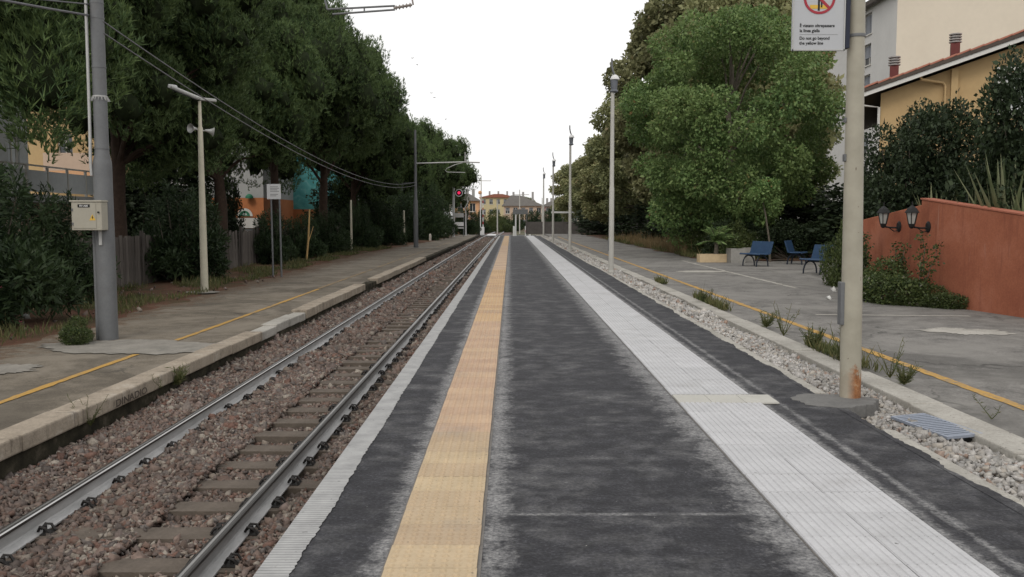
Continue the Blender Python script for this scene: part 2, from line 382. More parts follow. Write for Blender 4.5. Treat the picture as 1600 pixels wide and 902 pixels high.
col = t.mix(t.ramp(st, [(.54, 0.0), (.66, .5)]), col, (.2,.07,.045)); col = t.mix(t.ramp(t.noise(t.wcoord((6,6,.5)), 2.5, 4, .6), [(.64, 0.0), (.7, .45)]), col, (.36,.2,.15))
t.bump(n2, .4, .008); t.fin(col, .92, .15)
simple('terracotta_cap', (.34,.12,.075), .9, .12, 3, .3, 40)
simple('stucco_white', (.50,.49,.47), .9, .06, .5, .15, 20, dirt=(.43,.42,.4), dirt_amt=.5)
simple('stucco_cream', (.62,.55,.45), .9, .05, .4, .15, 20, dirt=(.56,.49,.4), dirt_amt=.5)
simple('stucco_yellow', (.47,.33,.17), .9, .08, .8, .15, 20, dirt=(.38,.26,.13), dirt_amt=.5)
simple('stucco_orange', (.58,.33,.18), .9, .08, 1, .15, 20); simple('stucco_peach', (.5,.37,.28), .9, .08, 1, .15, 20)
simple('stucco_pink', (.55,.37,.36), .9, .08, 1, .15, 20); simple('stucco_grey', (.38,.385,.38), .9, .1, 1, .15, 20)
simple('brick_orange', (.45,.17,.07), .9, .15, 3, .2, 20); simple('tan', (.45,.3,.13), .9, .15, 3, .2, 20)
t = NT('turquoise'); v = t.coord(); a = t.noise(v, 1.1, 5, .7, 1.5)
t.fin(t.ramp(a, [(.3, (.07,.3,.31)), (.6, (.13,.44,.44)), (.75, (.3,.55,.56))]), .7, .3)
simple('far_yellow', (.5,.42,.25), .9, .08, 1, .15, 20)  # desaturated and lightened: distance haze put into the colour
simple('roof_tile', (.27,.11,.075), .9, .3, 5, .5, 14); simple('roof_grey', (.2,.19,.18), .9, .15, 3, .3, 20)
simple('fascia_dark', (.07,.055,.045), .7, .2, 4, .1); simple('fascia_white', (.6,.59,.56), .6, .06, 4, 0)
simple('chimney_maroon', (.13,.035,.032), .7, .15, 4, .1); simple('cowl_grey', (.3,.29,.28), .7, .15, 4, .1)
simple('glass_dark', (.035,.04,.045), .12, .2, 1, 0, spec=.6); simple('shutter_grey', (.21,.22,.24), .7, .1, 3, 0); simple('frame_pale', (.5,.48,.44), .7, .06, 3, 0)
simple('shutter_white', (.55,.57,.58), .7, .1, 3, 0)
t = NT('fence_board'); v = t.coord((5,5,.6)); oi = t.n('ShaderNodeObjectInfo'); a = t.noise(v, 4, 7, .7)
col = t.ramp(a, [(.3, (.05,.043,.038)), (.55, (.095,.083,.074)), (.72, (.15,.135,.12))])
h_ = t.n('ShaderNodeHueSaturation'); t.l(col, h_.inputs['Color']); t.l(t.math('ADD', .7, t.math('MULTIPLY', oi.outputs['Random'], .7)), h_.inputs['Value'])
t.bump(a, .5, .01); t.fin(h_.outputs[0], .9, .2)
simple('fence_dark', (.085,.077,.072), .8, .25, 3, .2, 20); simple('bark_pine', (.055,.036,.026), .95, .4, 7, .9, 14); simple('bark_grey', (.11,.095,.075), .95, .3, 7, .6, 14)
simple('terra_pot', (.52,.40,.25), .85, .12, 5, .2, 40, dirt=(.3,.23,.15)); simple('concrete_box', (.27,.26,.24), .9, .15, 5, .3, 40, dirt=(.15,.15,.13))
simple('soil', (.05,.038,.028), .95, .3, 8, .5, 30)
# verge: needle litter, bare earth and thin turf
t = NT('verge_earth'); v = t.wcoord(); a = t.noise(v, .8, 7, .65); b = t.noise(v, 25, 5, .7)
col = t.ramp(a, [(.32, (.055,.055,.028)), (.42, (.095,.068,.042)), (.54, (.135,.07,.048)), (.68, (.17,.115,.08))])
col = t.mix(.7, col, t.ramp(b, [(.3, .4), (.65, 1.15)]), 'MULTIPLY'); t.bump(b, .8, .03); t.fin(col, .95, .1)
t = NT('terrain'); v = t.wcoord(); a = t.noise(v, .05, 6, .6)
t.fin(t.ramp(a, [(.4, (.07,.08,.04)), (.6, (.14,.12,.09))]), .95, .1)
simple('road_asphalt', (.1,.1,.098), .9, .15, 2, .2, 30)
leafmat('needles', (.026,.05,.02), (.07,.12,.045), (.15,.21,.074), .6, .2, clump=.6)
simple('twig_shade', (.022,.03,.014), .95, .5, 9, .8, 20, spec=.1)  # twig colour darkened to hold the inner shade of the pine crowns
leafmat('leaf_green', (.07,.135,.042), (.145,.25,.08), (.25,.335,.12), .5, .25, (.24,.14,.06), .985, clump=.45)
leafmat('leaf_plane', (.13,.142,.065), (.24,.25,.115), (.33,.325,.17), .55, .3, (.3,.2,.12), .97, clump=.4)
leafmat('leaf_olive', (.10,.12,.058), (.195,.215,.1), (.28,.29,.14), .55, .3, clump=.4)
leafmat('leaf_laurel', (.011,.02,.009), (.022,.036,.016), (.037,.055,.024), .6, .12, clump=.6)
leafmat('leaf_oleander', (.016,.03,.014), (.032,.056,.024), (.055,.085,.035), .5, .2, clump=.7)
leafmat('leaf_bush', (.025,.045,.015), (.055,.08,.028), (.10,.125,.04), .5, .25, (.3,.29,.24), .985, clump=1.2)
leafmat('leaf_yucca', (.08,.11,.05), (.15,.18,.09), (.24,.26,.15), .5, .2, clump=1)
leafmat('blade_grass', (.04,.06,.02), (.08,.1,.035), (.15,.14,.06), .6, .25, (.24,.19,.1), .95, clump=.8)
leafmat('dry_grass', (.14,.11,.05), (.22,.16,.08), (.3,.22,.12), .7, .25, clump=.8)
leafmat('petal_pink', (.4,.06,.1), (.5,.1,.15), (.6,.2,.25), .6, .3); leafmat('petal_white', (.45,.45,.43), (.55,.55,.52), (.62,.6,.58), .6, .3)
simple('litter_white', (.6,.6,.58), .7, .1, 4, 0)
t = NT('signal_red'); t.fin((.6,.02,.06), .3, .5); t.b.inputs['Emission Color'].default_value = (1,.02,.12,1); t.b.inputs['Emission Strength'].default_value = .9

# ------------------------------------------------------------------ ground and platforms
ZL, ZR, ZT = -.43, -.06, -.62     # old platform (left of the track), old platform (right), rail top
m = MB(); m.add([(-700,-60,-.98),(700,-60,-.98),(700,1400,-.98),(-700,1400,-.98)], [(0,1,2,3)])
struct(m.build('terrain', 'terrain'))

PX0, PX1, PEND = -1.07, 2.63, 80.5
m = MB(); m.box(PX0, PX1, -3, PEND, -.96, 0)
platform = struct(m.build('platform', 'new_asphalt'), 'newly laid black asphalt platform with tactile strips')
m = MB(); m.add([(PX0,PEND,-.02),(7.0,PEND,-.08),(7.0,PEND+9,-.9),(PX0,PEND+9,-.9)], [(0,1,2,3)])
struct(m.build('platform_ramp', 'asphalt_old_right'))
# edge strip with a scalloped inner side
m = MB(); ys = np.concatenate([np.arange(-1, 30, .022), np.arange(30, PEND, .4)])
w = -.93 + .003*np.sin(ys*3.1) + np.convolve(rng.normal(0, .006, len(ys)), np.ones(9)/9, 'same') + rng.normal(0, .0028, len(ys))
V = []; F = []
for i, y in enumerate(ys): V += [(PX0-.012, y, .006), (w[i], y, .006)]
for i in range(len(ys)-1): F.append((2*i, 2*i+1, 2*i+3, 2*i+2))
m.add(V, F); m.build('edge_strip', 'edge_strip', platform)
# mortar beds under the tactile strips
m = MB(); m.box(-.552, -.128, 0, PEND-.05, .0, .004); m.build('mortar_bed', 'mortar', platform)
m = MB(); m.box(1.363, 2.047, 0, PEND-.05, .0, .004); m.build('mortar_bed', 'mortar', platform)

def dome_tile(w, l, nx, ny, mat):
    m = MB(); m.box(0, w, 0, l, 0, .012)
    for i in range(nx):
        for j in range(ny):
            cx, cy = (i+.5)*w/nx, (j+.5)*l/ny; r = .018
            V = [(cx+r*math.cos(a), cy+r*math.sin(a), .0122) for a in [k*PI/3 for k in range(6)]]
            V += [(cx+r*.5*math.cos(a), cy+r*.5*math.sin(a), .021) for a in [k*PI/3 for k in range(6)]]
            m.add(V, [(k,(k+1)%6,6+(k+1)%6,6+k) for k in range(6)] + [tuple(range(6,12))])
    return m.mesh('tactile_tile', mat)
def flat_tile(w, l, mat): m = MB(); m.box(0, w, 0, l, 0, .012); return m.mesh('tactile_tile', mat)
YL = .27
ymesh = {}
for nm in ('tile_beige', 'tile_salmon', 'tile_ochre'):
    ymesh[nm] = (dome_tile(.4-.004, YL-.004, 7, 5, nm), flat_tile(.4-.004, YL-.004, nm))
y = 2.6; i = 0
while y < PEND - .3:
    q = y + rnd.gauss(0, .5)
    nm = 'tile_beige' if q < 6.1 else ('tile_salmon' if q < 13.5 else ('tile_ochre' if (q < 26 or q > 50) else 'tile_salmon'))
    place(ymesh[nm][0 if y < 26 else 1], 'tactile_tile', platform, (-.54+rnd.gauss(0,.0012), y+.002, .0035+rnd.uniform(0,.0022)), (0,0,rnd.gauss(0,.002)))
    y += YL; i += 1
def rib_tile(w, l, n, mat):
    m = MB(); P = [(0,0),(w,0)]
    st = w/n; top = []
    for k in range(n):
        x = k*st; top += [(x+.1*st, .0075), (x+.19*st, .0125), (x+.81*st, .0125), (x+.9*st, .0075)]
    m.prism([(0,0),(w,0)] + [(w,.0075)] + top[::-1] + [(0,.0075)], 0, l, 'y'); return m.mesh('guide_tile', mat)
rib = rib_tile(.3325, .336, 8, 'tile_white'); ribf = flat_tile(.3325, .336, 'tile_white')
y = 2.7; far = MB()
while y < PEND - .4:
    for c in (0, 1):
        x = 1.37 + c*.3365
        if 7.04 < y < 7.38: continue
        if y < 51: place(rib if y < 32 else ribf, 'guide_tile', platform, (x+rnd.gauss(0,.001), y+.002, .0035+rnd.uniform(0,.002)), (0,0,rnd.gauss(0,.0015)))
        else: far.box(x, x+.3325, y+.002, y+.336, .0035, .0155)
    y += .34
o = far.build('guide_tiles', 'tile_white', platform); o['kind'] = 'stuff'
crm = flat_tile(.268, .33, 'tile_cream')
for k in range(3): place(crm, 'guide_tile', platform, (1.37+k*.272, 7.1, .005))

# right of the platform: kerb, gravel strip, second kerb, old platform
m = MB(); y = -2
base_r = struct(MB().box(2.63, 60, -4, 97, -.97, -.16).build('ground', 'gravel_bed'))
kerbR = MB()
segs = []
for (a, b) in ((-2, 6.35), (7.75, 80)):
    y = a
    while y < b - .05:
        l = min(1.35, b - y); segs.append((y, l)); y += l
for (y, l) in segs:
    if l < .1: continue
    k = MB(); dz = rnd.gauss(0, .006)
    k.box(2.632, 2.80, y+.004, y+l-.006, -.16, -.03+dz); k.build('kerb_stone', 'kerb_strip', platform, bev=.012)
m = MB(); ys = np.concatenate([np.arange(-1, 20, .03), np.arange(20, PEND, .3)]); lip = 2.665 + np.convolve(rng.normal(0, .05, len(ys)), np.ones(14)/14, 'same') + rng.normal(0, .004, len(ys)); V = []; F = []
for i, y in enumerate(ys): V += [(2.60, y, .0025), (lip[i], y, -.004), (lip[i]+.004, y, -.04)]
for i in range(len(ys)-1): F += [(3*i,3*i+1,3*i+4,3*i+3), (3*i+1,3*i+2,3*i+5,3*i+4)]
m.add(V, F); m.build('asphalt_lip', 'new_asphalt', platform)
m = MB(); n_ = 60; P = []
for k in range(n_):
    a = 2*PI*k/n_; r = 1 + .08*math.sin(3*a+1) + .05*math.sin(7*a) + .03*math.sin(17*a) + rnd.gauss(0,.012)
    P.append((2.68+.34*r*math.cos(a), 7.26+.27*r*math.sin(a)))
m.prism(P, -.1, .006, 'z'); m.build('concrete_apron', 'apron', platform, bev=.004)
oldR = struct(MB().box(3.62, 30, -3, 96, -.96, ZR).build('old_platform', 'asphalt_old_right'), 'worn grey asphalt of the older platform beside the red wall')
y = -2
while y < 80:
    l = 1.55; k = MB(); dz = rnd.gauss(0, .006)
    k.box(3.34+rnd.gauss(0,.008), 3.618, y+.004, y+l-.006, -.17, -.04+dz); k.build('kerb_stone', 'kerb_strip', oldR, bev=.012); y += l
def strip(name, mat, x0, x1, y0, y1, z, parent, jag=.008, step=.12):
    m = MB(); ys = np.arange(y0, y1+1e-6, step); V = []; F = []
    for y in ys: V += [(x0+rnd.gauss(0,jag), y, z), (x1+rnd.gauss(0,jag), y, z)]
    for i in range(len(ys)-1): F.append((2*i,2*i+1,2*i+3,2*i+2))
    m.add(V, F); return m.build(name, mat, parent)
strip('yellow_line', 'paint_yellow_old', 4.19, 4.30, 2, 80, ZR+.005, oldR)
def blob(name, mat, cx, cy, rx, ry, z, parent, n=150, amp=.12):
    ph = rnd.random()*6; P = []
    for k in range(n):
        a = 2*PI*k/n; r = 1 + amp*math.sin(2*a+ph) + amp*.6*math.sin(5*a+ph*2) + amp*.4*math.sin(13*a+ph) + amp*.3*math.sin(29*a+ph*3) + rnd.gauss(0, amp*.22)
        P.append((cx+rx*r*math.cos(a), cy+ry*r*math.sin(a), z))
    m = MB(); m.add(P, [tuple(range(n))]); return m.build(name, mat, parent)
blob('concrete_patch', 'kerb_strip', 6.35, 12.25, .5, .4, ZR+.006, oldR, amp=.18)
blob('concrete_patch', 'kerb_strip', 5.7, 26.5, .75, .5, ZR+.006, oldR, amp=.05)
strip('concrete_joint', 'kerb_strip', 6.42, 6.54, 20, 33.5, ZR+.005, oldR, .015)
m = MB()
m.add([(5.0,14.4,ZR+.005),(7.4,14.15,ZR+.005),(7.4,14.27,ZR+.005),(5.0,14.5,ZR+.005)], [(0,1,2,3)]); m.build('concrete_joint', 'kerb_strip', oldR)

# left of the track: old platform with kerb stones of several repairs
def ledge(y):   # x of the kerb face
    pts = [(-10,-4.40), (7,-4.37), (16,-4.27), (30,-4.27), (45,-4.24), (70,-4.02), (110,-3.85), (140,-3.8)]
    for (a, xa), (b, xb) in zip(pts, pts[1:]):
        if a <= y <= b: return xa + (xb-xa)*(y-a)/(b-a)
    return pts[-1][1]
def lback(y):   # x of the edge between asphalt and verge
    pts = [(-10,-7.3), (12,-7.5), (23,-7.85), (50,-8.4), (62,-7.7), (80,-6.9), (100,-6.4), (140,-5.6)]
    for (a, xa), (b, xb) in zip(pts, pts[1:]):
        if a <= y <= b: return xa + (xb-xa)*(y-a)/(b-a)
    return pts[-1][1]
m = MB(); ys = list(np.arange(-4, 112, 1.0)); V = []; F = []
for y in ys: V += [(lback(y)-.6, y, ZL-.004), (ledge(y)-.30, y, ZL-.004), (ledge(y)-.06, y, ZL-.13), (ledge(y)-.06, y, -.97)]
for i in range(len(ys)-1):
    for k in range(3): F.append((4*i+k, 4*i+k+1, 4*i+4+k+1, 4*i+4+k))
m.add(V, F); oldL = struct(m.build('old_platform', ['asphalt_old_left']), 'low old asphalt platform with a pale stone kerb beyond the rails')
o = None
m = MB(); V = []; F = []
for y in ys: V += [(ledge(y)-.055, y, ZL-.10), (ledge(y)-.055, y, -.97)]
for i in range(len(ys)-1): F.append((2*i,2*i+1,2*i+3,2*i+2))
m.add(V, F); m.build('platform_face', 'mossy_wall', oldL)
def kerb(y, l, top, h, mat, back=.31, out=0):
    k = MB(); xa, xb = ledge(y)+out, ledge(y+l)+out; g = .006
    z0, z1 = top-h, top
    k.add([(xa-back,y+g,z0),(xa,y+g,z0),(xb,y+l-g,z0),(xb-back,y+l-g,z0),(xa-back,y+g,z1),(xa,y+g,z1),(xb,y+l-g,z1),(xb-back,y+l-g,z1)],
          [(0,3,2,1),(4,5,6,7),(0,1,5,4),(1,2,6,5),(2,3,7,6),(3,0,4,7)])
    return k.build('kerb_stone', mat, oldL, bev=.018)
y = 3.0
while y < 111:
    l = rnd.choice((.8,1.0,1.0,1.25)) if y < 46 else 1.6
    if y < 15.2: l = min(l, 15.2-y); kerb(y, l, ZL+.012+rnd.gauss(0,.005), .16, 'kerb_concrete')
    elif y < 18.5: l = min(l, 18.5-y); kerb(y, l, ZL-.02+rnd.gauss(0,.012), .16, 'kerb_strip', .3, -.03)
    elif y < 26: l = min(l, 26-y); kerb(y, l, ZL+.04+rnd.gauss(0,.006), .19, 'kerb_concrete', .34)
    elif y < 28.4: l = min(l, 28.4-y); kerb(y, l, ZL-.03+rnd.gauss(0,.01), .14, 'mossy_wall', .3, -.04)
    elif y < 44.5: l = min(l, 44.5-y); kerb(y, l, ZL+.04+rnd.gauss(0,.006), .19, 'kerb_concrete', .34)
    else: kerb(y, l, ZL+.0+rnd.gauss(0,.01), .16, 'mossy_wall', .26)
    y += max(l, .05)
def lstrip(x, y0, y1, w_=.10):
    m = MB(); ys = np.arange(y0, y1+1e-6, .15); V = []; F = []
    for y in ys:
        dx = (ledge(y)+4.3)*.8
        V += [(x-w_/2+dx+rnd.gauss(0,.006), y, ZL+.004), (x+w_/2+dx+rnd.gauss(0,.006), y, ZL+.004)]
    for i in range(len(ys)-1): F.append((2*i,2*i+1,2*i+3,2*i+2))
    m.add(V, F); return m.build('yellow_line', 'paint_yellow_old' if y1 < 25 else 'paint_yellow_faded', oldL)
lstrip(-5.36, 3, 12.7); lstrip(-5.36, 13.8, 24.6); lstrip(-5.40, 24.8, 75)
blob('concrete_patch', 'patch_grey', -5.75, 13.35, 1.35, .75, ZL+.008, oldL, amp=.1)
blob('concrete_patch', 'patch_grey', -6.6, 11.3, .55, .35, ZL+.008, oldL, amp=.2)
blob('concrete_patch', 'patch_grey', -8.1, 23.2, .45, .4, ZL+.03, oldL, amp=.06)
blob('concrete_patch', 'patch_grey', -6.2, 60.6, 1.2, .8, ZL+.008, oldL, amp=.06)

# verge on the left: uneven earth
def grid_ground(name, mat, fx0, fx1, y0, y1, z, nx, ny, amp, edge=0):
    V = []; F = []
    for j in range(ny+1):
        y = y0 + (y1-y0)*j/ny; a, b = fx0(y), fx1(y)
        for i in range(nx+1):
            u = i/nx; x = a + (b-a)*u
            V.append((x, y, z + (amp*(math.sin(x*1.7+y*.9)*.5 + math.sin(x*3.9-y*2.3)*.3 + rnd.gauss(0,.25)) + amp) * min(1, 4*u+edge, 1)))
    for j in range(ny):
        for i in range(nx): q = j*(nx+1)+i; F.append((q, q+1, q+nx+2, q+nx+1))
    m = MB(); m.add(V, F); return struct(m.build(name, mat, smooth=True))
grid_ground('verge_left', 'verge_earth', lambda y: lback(y)+.12*math.sin(y*1.3)+.1*math.sin(y*3.7)+rnd.gauss(0,.05), lambda y: -13.5, -3, 112, ZL-.005, 22, 330, .035)
struct(MB().box(-80, -13.4, -10, 112, -.97, ZL+.0).build('street', 'road_asphalt'))
grid_ground('verge_right', 'verge_earth', lambda y: 7.1+.12*math.sin(y*1.1)+.1*math.sin(y*3.1), lambda y: 16, 33.2, 97, ZR-.004, 18, 140, .03)

# ------------------------------------------------------------------ railway track and ballast
TC = -2.725
def tcx(y): return TC + (max(0, y-85)**2)/(2*3500)
struct(MB().box(-4.6, -1.05, -4, 112, -.975, -.86).build('track_bed', 'ballast_bed'))
m = MB(); V = []; F = []; ys = list(np.arange(112, 420, 6.0))
for y in ys: V += [(tcx(y)-2.2, y, -.84), (tcx(y)+2.2, y, -.84)]
for i in range(len(ys)-1): F.append((2*i,2*i+1,2*i+3,2*i+2))
m.add(V, F); struct(m.build('track_bed_beyond', 'ballast_bed'))
track = thing('railway_track', 'single railway track on wooden sleepers running into the distance', 'railway track', (TC, 0, -.86))
prof = [(-.075,0),(.075,0),(.075,.012),(.02,.032),(.011,.045),(.011,.118),(.033,.130),(.036,.152),(.028,.160),(.010,.162),(-.010,.162),(-.028,.160),(-.036,.152),(-.033,.130),(-.011,.118),(-.011,.045),(-.02,.032),(-.075,.012)]
ZRAIL0 = ZT - .162 + .86
for sgn in (-1, 1):
    m = MB(); ys = [-3] + list(np.arange(6, 84, 6.0)) + list(np.arange(84, 400, 8.0)); n = len(prof); V = []; F = []; mi = []
    for y in ys:
        for (px, pz) in prof: V.append((tcx(y)-TC + sgn*.7525 + px, y, ZRAIL0 + pz))
    for i in range(len(ys)-1):
        for k in range(n):
            F.append((i*n+k, i*n+(k+1)%n, (i+1)*n+(k+1)%n, (i+1)*n+k))
            mi.append(2 if k in (9,) else (2 if (k == 7 and sgn < 0) else (1 if 6 <= k <= 13 else 0)))
    m.v = V; m.f = F; m.m = mi
    m.build('rail', ['rail_steel', 'rail_head', 'rail_shine'], track)
# sleepers with their clips
sl = MB(); sl.box(-1.25, 1.25, -.12, .12, -.02, .083); slm = sl.mesh('sleeper', 'sleeper_wood')
def clip_mesh(sgn):
    m = MB()
    for dy in (-.045, .045):
        m.tube([(sgn*.02, dy*.6, .03), (sgn*.05, dy, .085), (sgn*.10, dy*1.2, .075), (sgn*.135, dy, .02)], .013, 6)
    m.box(min(sgn*.0, sgn*.14), max(sgn*.0, sgn*.14), -.07, .07, .0, .014)
    m.tube([(sgn*.07, 0, .0), (sgn*.07, 0, .085)], .02, 6)
    return m.mesh('clip', 'clip_iron', True)
cl = {1: clip_mesh(1), -1: clip_mesh(-1)}
y = 3.9; k = 0
while y < 108:
    s = place(slm, 'sleeper', track, (rnd.gauss(0,.02), y, 0), (0,0,rnd.gauss(0,.008)))
    if y < 50:
        for rs in (-1, 1):
            for cs in ((1, -1) if y < 22 else (1,)):
                place(cl[cs], 'clip', s, (rs*.7525+cs*.06, rnd.gauss(0,.01), .08)).scale = (.8,.85,.72)
    y += .6; k += 1

def stones(n, xs, ys, zf, size, seed, flat=.7, dens=None):
    g = np.random.default_rng(seed)
    B = np.array([(-1,-1,-1),(1,-1,-1),(1,1,-1),(-1,1,-1),(-1,-1,1),(1,-1,1),(1,1,1),(-1,1,1)], float)*.72
    BF = np.array([(0,2,1),(0,3,2),(4,5,6),(4,6,7),(0,1,5),(0,5,4),(1,2,6),(1,6,5),(2,3,7),(2,7,6),(3,0,4),(3,4,7)])
    x = g.uniform(*xs, n); u = g.random(n)
    y = ys[0] + (ys[1]-ys[0])*u if dens is None else ys[0]*(ys[1]/ys[0])**u
    z = zf(x, y) + g.normal(0, .010, n)
    s = size*np.exp(g.normal(0, .32, n))
    P = B[None] + g.normal(0, .33, (n, 8, 3))
    P = P * (np.stack([np.ones(n), g.uniform(.6,1,n), g.uniform(.45,flat+.2,n)], 1) * s[:,None])[:,None,:]
    q = g.normal(size=(n,4)) * np.array([1,.45,.45,1]); q /= np.linalg.norm(q, axis=1, keepdims=True)
    w,a,b,c = q.T
    R = np.stack([np.stack([1-2*(b*b+c*c),2*(a*b-c*w),2*(a*c+b*w)],1), np.stack([2*(a*b+c*w),1-2*(a*a+c*c),2*(b*c-a*w)],1), np.stack([2*(a*c-b*w),2*(b*c+a*w),1-2*(a*a+b*b)],1)],1)
    P = np.einsum('nij,nkj->nki', R, P) + np.stack([x,y,z],1)[:,None,:]
    return P.reshape(-1,3), (BF[None]+ (np.arange(n)*8)[:,None,None]).reshape(-1,3), (x, y)
def zb(x, y):
    u = x - TC
    z = np.full_like(x, -.795)
    z = np.where(u < -.85, -.775 + .05*np.clip((-u-.85)/.6,0,1), z)
    z = np.where(np.abs(u+.2) < .45, -.772, z)
    # open cribs in front of the near rail: ballast lies lower and the sleepers show
    crib = (u > .05) & (u < .68)
    z = np.where(crib, -.835, z)
    z = np.where((u > .62) & (u < .95), -.83, z)
    z = np.where(u > .95, -.785, z)
    return z + .018*np.sin(x*3.1+y*1.3) + .015*np.sin(y*2.7-x*2)
def ballast(n, ys, size, seed, dens=None):
    V, F, (x, y) = stones(n, (-4.33, -1.09), ys, zb, size, seed, dens=dens)
    u = x - TC
    keep = ~((np.abs(u+.7525) < .095) | (np.abs(u-.7525) < .095))
    # leave the sleepers bare beside the near rail
    ph = np.abs(((y-3.9+.3) % .6) - .3)
    keep &= ~((u > .1) & (u < .68) & (ph < .095) & (np.random.default_rng(seed).random(n) < .72))
    keep &= ~((u > -.68) & (u <= .1) & (ph < .1) & (np.random.default_rng(seed+1).random(n) < .25))
    kv = np.repeat(keep, 8); kf = np.repeat(keep, 12)
    idx = np.cumsum(kv) - 1
    return V[kv], idx[F[kf]]
parts = [ballast(52000, (4.3, 13), .0215, 1), ballast(22000, (13, 26), .032, 2), ballast(17000, (26, 62), .046, 3), ballast(5000, (62, 112), .06, 4)]
o_ = 0; VV = []; FF = []
for V, F in parts: VV.append(V); FF.append(F+o_); o_ += len(V)
bal = place(np_mesh('ballast', np.concatenate(VV), np.concatenate(FF), 'ballast_stone'), 'ballast')
tag(bal, 'pinkish brown crushed stone ballast between and beside the rails', None, kind='stuff')
def zg(x, y): return -.115 + .02*np.sin(x*5+y*2) + .03*np.clip(1-np.abs(x-3.05)/.25, 0, 1)
V1, F1, _ = stones(12000, (2.81, 3.37), (2.5, 14), zg, .019, 21); V2, F2, _ = stones(6500, (2.8, 3.37), (14, 40), zg, .03, 22); V3, F3, _ = stones(1500, (2.8, 3.37), (40, 80), zg, .05, 23)
gr = place(np_mesh('gravel', np.concatenate([V1,V2,V3]), np.concatenate([F1, F2+len(V1), F3+len(V1)+len(V2)]), 'pale_stone'), 'gravel')
tag(gr, 'pale broken stone filling the strip between the two platform kerbs', None, kind='stuff')
# rubble and stones on the left verge
V1, F1, _ = stones(110, (-10.2, -7.7), (11, 30), lambda x, y: np.full_like(x, ZL+.03), .035, 31)
tag(place(np_mesh('rubble', V1, F1, 'ballast_stone'), 'rubble'), 'scattered pale stones on the bare earth verge', None, kind='stuff')

# ------------------------------------------------------------------ foliage makers
def rot_to(d):
    pass
def leaf_quads(P, D, L, W, g):
    """diamond leaves: base P, direction D, lengths L, widths W"""
    n = len(P); r = g.normal(size=(n,3)); S = np.cross(D, r); S /= np.linalg.norm(S, axis=1, keepdims=True)+1e-9
    N = np.cross(S, D)
    a = P; b = P + D*(.45*L)[:,None] + S*(W*.5)[:,None] + N*(L*.08)[:,None]; c = P + D*L[:,None] - N*(L*.05)[:,None]; d = P + D*(.45*L)[:,None] - S*(W*.5)[:,None] + N*(L*.08)[:,None]
    V = np.stack([a,b,c,d],1).reshape(-1,3); F = np.arange(4*n).reshape(-1,4)
    return V, F
def unit(n, g):
    d = g.normal(size=(n,3)); return d/np.linalg.norm(d, axis=1, keepdims=True)
def lobes_points(lobes, n, g, inner=.35, cull=.72):
    """points spread through the lobes' outer shells; those deep inside a neighbouring lobe are dropped"""
    Cn = np.array([l[0] for l in lobes]); R = np.array([l[1] for l in lobes])
    w = (R.prod(1))**(2/3); idx = g.choice(len(lobes), n, p=w/w.sum())
    U = unit(n, g); rr = (inner + (1-inner)*g.random(n)**.45)
    rr *= 1 + .22*np.sin(U[:,0]*7+idx)*np.sin(U[:,1]*6+idx*2)*np.sin(U[:,2]*7-idx)
    P = Cn[idx] + U*R[idx]*rr[:,None]
    keep = np.ones(n, bool)
    for j in range(len(lobes)):
        q = (((P-Cn[j])/R[j])**2).sum(1); keep &= ~((q < cull**2*.55) & (idx != j))
    return P[keep], U[keep]
def crown_lobes(g, n, rx, ry, rz, zc, rmin, rmax, bottom=-.75, squash=.8, core=.3):
    out = []
    k = 0
    while len(out) < n:
        k += 1
        u = unit(1, g)[0]
        if u[2] < bottom: continue
        s = (core + (1-core)*g.random()**.4)
        c = np.array([u[0]*rx*s, u[1]*ry*s, zc+u[2]*rz*s]); r = g.uniform(rmin, rmax)
        out.append((c, np.array([r, r, r*squash])))
    return out
def leafy(name, mat, lobes, n, L, W, seed, droop=.25, outward=.6, inner=.35):
    g = np.random.default_rng(seed); P, U = lobes_points(lobes, n, g, inner)
    D = U*outward + unit(len(P), g)*.8 + np.array([0,0,-droop]); D /= np.linalg.norm(D, axis=1, keepdims=True)
    s = np.exp(g.normal(0,.22,len(P)))
    V, F = leaf_quads(P, D, L*s, W*s, g)
    return np_mesh(name, V, F, mat)
